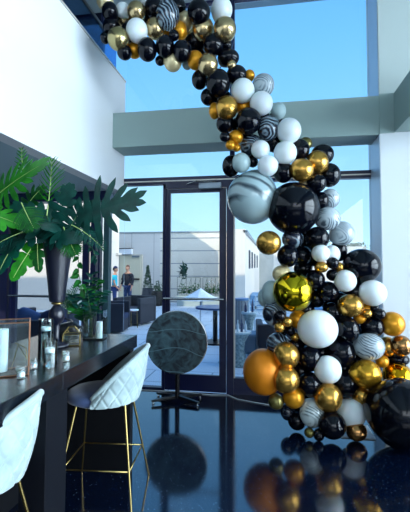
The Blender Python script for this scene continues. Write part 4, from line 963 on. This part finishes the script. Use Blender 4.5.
leafy(tp, cone, 900, .06, mat('evergreen', '#1d4a2a', .8))
dp = empty('round_planter', (-4.62, 15.5, -.02), 0, 'squat black planter with a small shrub against the siding wall', 'potted plant')
MB().lathe([(0, 0), (.2, 0), (.29, .2), (.28, .45), (.2, .6), (.17, .6), (0, .55)], 28).build('pot', M_black, dp, smooth=True, angle=50)
leafy(dp, lambda: Vector((random.gauss(0, .09), random.gauss(0, .09), .72+random.gauss(0, .12))), 200, .08, mat('evergreen', '#1d4a2a'))
# planter boxes with trellis by the siding wall
M_trel = mat('weathered_metal', '#6f7a70', .6)
for x0, lb in ((-3.8, 'trellis planter with a small palm standing against the siding wall, left one'), (-2.75, 'trellis planter against the siding wall, right one, lower plants')):
    w_ = .95 if x0 < -3 else .85
    tpn = empty('trellis_planter', (x0, 15.5, -.02), 0, lb, 'planter', 'planters along the siding wall')
    MB().box(0, w_, 0, .4, 0, .42).build('box', mat('pale_planter', '#a9b8b8', .6), tpn)
    b = MB()
    for k in range(6): b.tube([(k*w_/5, .05, .42), (k*w_/5, .05, 1.15)], .012, 6)
    for z in (.44, .78, 1.15): b.tube([(0, .05, z), (w_, .05, z)], .012, 6)
    for k in range(5): b.tube([(k*w_/5, .05, .45), ((k+1)*w_/5, .05, 1.14)], .008, 6)
    b.build('trellis', M_trel, tpn)
    leafy(tpn, lambda: Vector((random.uniform(.05, w_-.05), .2, .5+abs(random.gauss(0, .14)))), 160, .12, G_mid)
    if x0 < -3: leafy(tpn, lambda: Vector((.22+random.gauss(0, .05), .2, 1.35+random.gauss(0, .1))), 60, .2, G_dark, 'palm_crown')

# outdoor armchairs of black wicker
M_wick = mat('black_wicker', '#18202e', .6, bump=(90, .8)); M_cush = mat('navy_cushion', '#1c2c4c', .85); M_tan = mat('grey_brown_cushion', '#4a4a54', .85)
def armchair(name, loc, rz, w, d, h, label, seat_m, group='black wicker lounge chairs in the courtyard'):
    t = empty(name, loc, rz, label, 'armchair', group); a = .11
    MB().box(-w/2, w/2, d/2-a, d/2, .06, h).build('backrest', M_wick, t, bevel=.02)
    MB().box(-w/2, -w/2+a, -d/2, d/2-a, .06, h*.97).build('armrest', M_wick, t, bevel=.02)
    MB().box(w/2-a, w/2, -d/2, d/2-a, .06, h*.97).build('armrest', M_wick, t, bevel=.02)
    MB().box(-w/2+a, w/2-a, -d/2+.02, d/2-a, .06, .32).build('seat_base', M_wick, t)
    MB().box(-w/2+a, w/2-a, -d/2+.01, d/2-a, .321, .45).build('seat_cushion', seat_m, t, bevel=.03)
    for sx in (-1, 1):
        for sy in (-1, 1): MB().lathe([(0, 0), (.02, 0), (.02, .06), (0, .06)], 10, Matrix.Translation((sx*(w/2-.06), sy*(d/2-.06), 0))).build('foot', M_chrome, t)
    return t
armchair('wicker_armchair', (-3.80, 10.62, -.02), R(-12), .86, .86, .76, 'black wicker armchair facing the glass, in front of the two people', M_tan)
armchair('wicker_armchair', (-3.92, 9.2, -.02), R(99), .8, .8, .75, 'black wicker armchair seen from its side, nearest to the far end of the bar', M_cush)
armchair('wicker_armchair', (-4.75, 7.3, -.02), R(165), 1.0, .85, .74, 'black wicker armchair outside behind the tall black vase', M_cush)
armchair('wicker_armchair', (.15, 6.9, -.02), R(184), .86, .86, .68, 'black wicker armchair just outside the glass, left of the garland', M_cush)
sf = empty('wicker_sofa', (-4.35, 6.35, -.02), R(178), 'dark wicker sofa outside behind the large lantern', 'sofa')
MB().box(-.85, .85, .3, .42, .06, .72).build('backrest', M_wick, sf, bevel=.02)
MB().box(-.85, .85, -.4, .3, .06, .38).build('seat_base', M_wick, sf, bevel=.02)
for s_ in (-1, 1): MB().box(min(s_*.85, s_*.74), max(s_*.85, s_*.74), -.4, .3, .06, .6).build('armrest', M_wick, sf, bevel=.02)
for x, z, rz, c, lb in ((-4.12, .64, 20, '#2f4f80', 'slate blue square cushion leaning on the wicker sofa'), (-4.68, .6, -14, '#0f1c3a', 'navy square cushion on the wicker sofa, behind the lantern'), (-3.62, .66, -16, '#16264a', 'dark blue cushion on the right end of the wicker sofa')):
    b = bmesh.new(); bmesh.ops.create_uvsphere(b, u_segments=24, v_segments=16, radius=1)
    for v_ in b.verts:
        q = v_.co; sg = lambda a_: (abs(a_)**.45)*(1 if a_ >= 0 else -1)
        v_.co = (sg(q.x)*.23, q.y*.09, sg(q.z)*.22)
    cu = MB().add([tuple(v_.co) for v_ in b.verts], [tuple(v_.index for v_ in f_.verts) for f_ in b.faces]).build('cushion', mat('cushion_'+c[1:], c, .85, bump=(60, .5)), smooth=True); b.free()
    cu.location = (x, 6.12, z); cu.rotation_euler = (R(-18), R(rz), 0); tag(cu, lb, 'cushion', 'cushions on the wicker sofa')
sd = empty('side_table', (-3.62, 9.88, -.02), 0, 'little white-topped side table with gold legs between two wicker armchairs', 'side table')
MB().lathe([(0, .45), (.17, .45), (.17, .475), (0, .475)], 32).build('top', M_wax, sd)
for a in range(3): MB().tube([(.13*cos(a*2.1), .13*sin(a*2.1), .45), (.15*cos(a*2.1), .15*sin(a*2.1), 0)], .01, 8).build('leg', M_gold, sd)

# palm outside door_2
pp = empty('potted_palm', (-4.55, 8.3, -.02), 0, 'bushy green palm in a pot outside the left glass door', 'potted plant')
pot(.24, .55, M_pot, pp)
for k in range(14):
    a = k*2.4; el = random.uniform(.35, 1.0)
    frond(pp, (0, 0, .5), (cos(a)*.55*(1.3-el), sin(a)*.55*(1.3-el), .5+.75*el), (0, 0, 1), .16, G_mid, 10, .3, .02)
# pale cafe umbrella further out and white chair rails
cu = empty('market_umbrella', (-2.05, 11.2, -.02), 0, 'low white fabric canopy seen through the glass door', 'umbrella')
MB().lathe([(.62, .66), (.4, .74), (.2, .85), (.0, .98), (.0, .965), (.2, .835), (.4, .725), (.62, .65)], 8).build('canopy', mat('white_canvas', '#dfe8ee', .8), cu)
MB().tube([(0, 0, 0), (0, 0, .97)], .02, 8).build('pole', M_chrome, cu)
rt = empty('courtyard_table', (-1.2, 8.3, -.02), 0, 'dark blue round table outside behind the glass door', 'table')
MB().lathe([(0, .72), (.42, .72), (.42, .76), (0, .76)], 48).build('top', mat('blue_top', '#1f4a80', .3), rt); MB().tube([(0, 0, 0), (0, 0, .72)], .05, 12).build('post', M_blackmetal, rt); MB().lathe([(0, 0), (.3, 0), (.28, .03), (0, .04)], 24).build('foot', M_blackmetal, rt)

# right light: barrel planter, two hourglass tables with bottles, ottoman
br = empty('barrel', (-.70, 9.1, -.02), 0, 'grey ribbed bin with a blue lid outside the right pane', 'bin')
MB().lathe([(0, 0), (.15, 0), (.17, .4), (.165, .84), (0, .84)], 28).build('bin_body', lines_mat('ribbed_grey', '#7e8890', '#5d676f', .06, .25, 'X'), br, smooth=True, angle=50)
MB().lathe([(0, .842), (.18, .842), (.18, .88), (0, .9)], 28).build('lid', mat('blue_lid', '#3f78a8', .4), br)
M_wk2 = mat('silver_wicker', '#5f7f86', .5, bump=(60, 1.0), noise=(30, '#a9c0c4', 3))
def hourglass(loc, r, h, label):
    t = empty('hourglass_table', loc, 0, label, 'side table', 'woven hourglass tables outside the glass')
    MB().lathe([(0, 0), (r*.8, 0), (r*.8, .02), (r*.6, h*.2), (r*.42, h*.45), (r*.5, h*.7), (r*.85, h*.93), (r*.85, h*.95), (0, h*.95)], 32).build('woven_base', M_wk2, t, smooth=True, angle=50)
    MB().lathe([(0, h*.952), (r, h*.952), (r, h), (0, h)], 32).build('glass_top', mat('pale_top', '#b9d3dd', .15), t)
    return t
hourglass((-.545, 6.5, -.02), .2, .555, 'woven hourglass table nearest the glass, with bottles on it')
hourglass((-.47, 8.15, -.02), .17, .68, 'woven hourglass table farther out, behind the nearer one')
M_bot = [glass_mat('bottle_glass', '#a9c6d6', 3.0), mat('blue_bottle', '#16305c', .15), mat('white_bottle', '#cfe0ea', .3)]
for i, (x, y, z, h, mi, w_) in enumerate(((-.62, 6.44, .535, .15, 0, 'leftmost'), (-.56, 6.42, .535, .19, 2, 'second from left'), (-.50, 6.45, .535, .2, 1, 'third from left'), (-.44, 6.5, .535, .17, 2, 'rightmost'))):
    o = MB().lathe([(0, 0), (.02, 0), (.021, h*.6), (.009, h*.75), (.009, h), (0, h)], 16).build('bottle', M_bot[mi], smooth=True, angle=50); o.location = (x, y, z+.001); tag(o, w_+' of four bottles on the nearer hourglass table', 'bottle', 'bottles on the nearer hourglass table')
for i, (x, y, h, mi, w_) in enumerate(((-.55, 8.13, .2, 1, 'left'), (-.48, 8.11, .28, 2, 'middle'), (-.41, 8.15, .26, 1, 'right'))):
    o = MB().lathe([(0, 0), (.024, 0), (.024, h*.62), (.01, h*.76), (.01, h), (0, h)], 16).build('bottle', M_bot[mi], smooth=True, angle=50); o.location = (x, y, .661); tag(o, w_+' bottle of three on the farther hourglass table', 'bottle', 'bottles on the farther hourglass table')
ot = MB().box(-.2, .2, -.25, .25, 0, .36).build('ottoman', mat('blue_grey_fabric', '#4f7088', .85, bump=(40, .6)), bevel=.04); ot.location = (-.42, 7.62, -.019); tag(ot, 'blue-grey cube ottoman beside the black armchair outside', 'ottoman')
wc = empty('white_bench', (-.1, 9.6, -.02), 0, 'white slatted bench outside, right of the grey bin', 'bench')
for k in range(5): MB().box(-.35, .7, .02+k*.01, .05+k*.01, .38+k*.1, .45+k*.1).build('back_slat', mat('white_paint', '#d5e2ea', .5), wc)
for k in range(4): MB().box(-.35, .7, -.45+k*.12, -.36+k*.12, .36, .385).build('seat_slat', mat('white_paint', '#d5e2ea'), wc)
for x in (-.33, .66):
    for y in (-.42, .04): MB().box(x, x+.04, y, y+.04, 0, .9 if y > 0 else .36).build('leg', mat('white_paint', '#d5e2ea'), wc)

# tree beyond on the right
tr = empty('tree', (5.75, 30, -.02), 0, 'distant dark conifer top beside the pillar', 'tree')
MB().tube([(0, 0, 0), (0, 0, 2.6)], .12, 10).build('trunk', mat('bark', '#4a3c30', .9), tr)
leafy(tr, lambda: Vector((random.gauss(0, .45), random.gauss(0, .4), 2.1+random.uniform(-1.2, 1.15))) , 1500, .22, mat('evergreen', '#1d4a2a'))
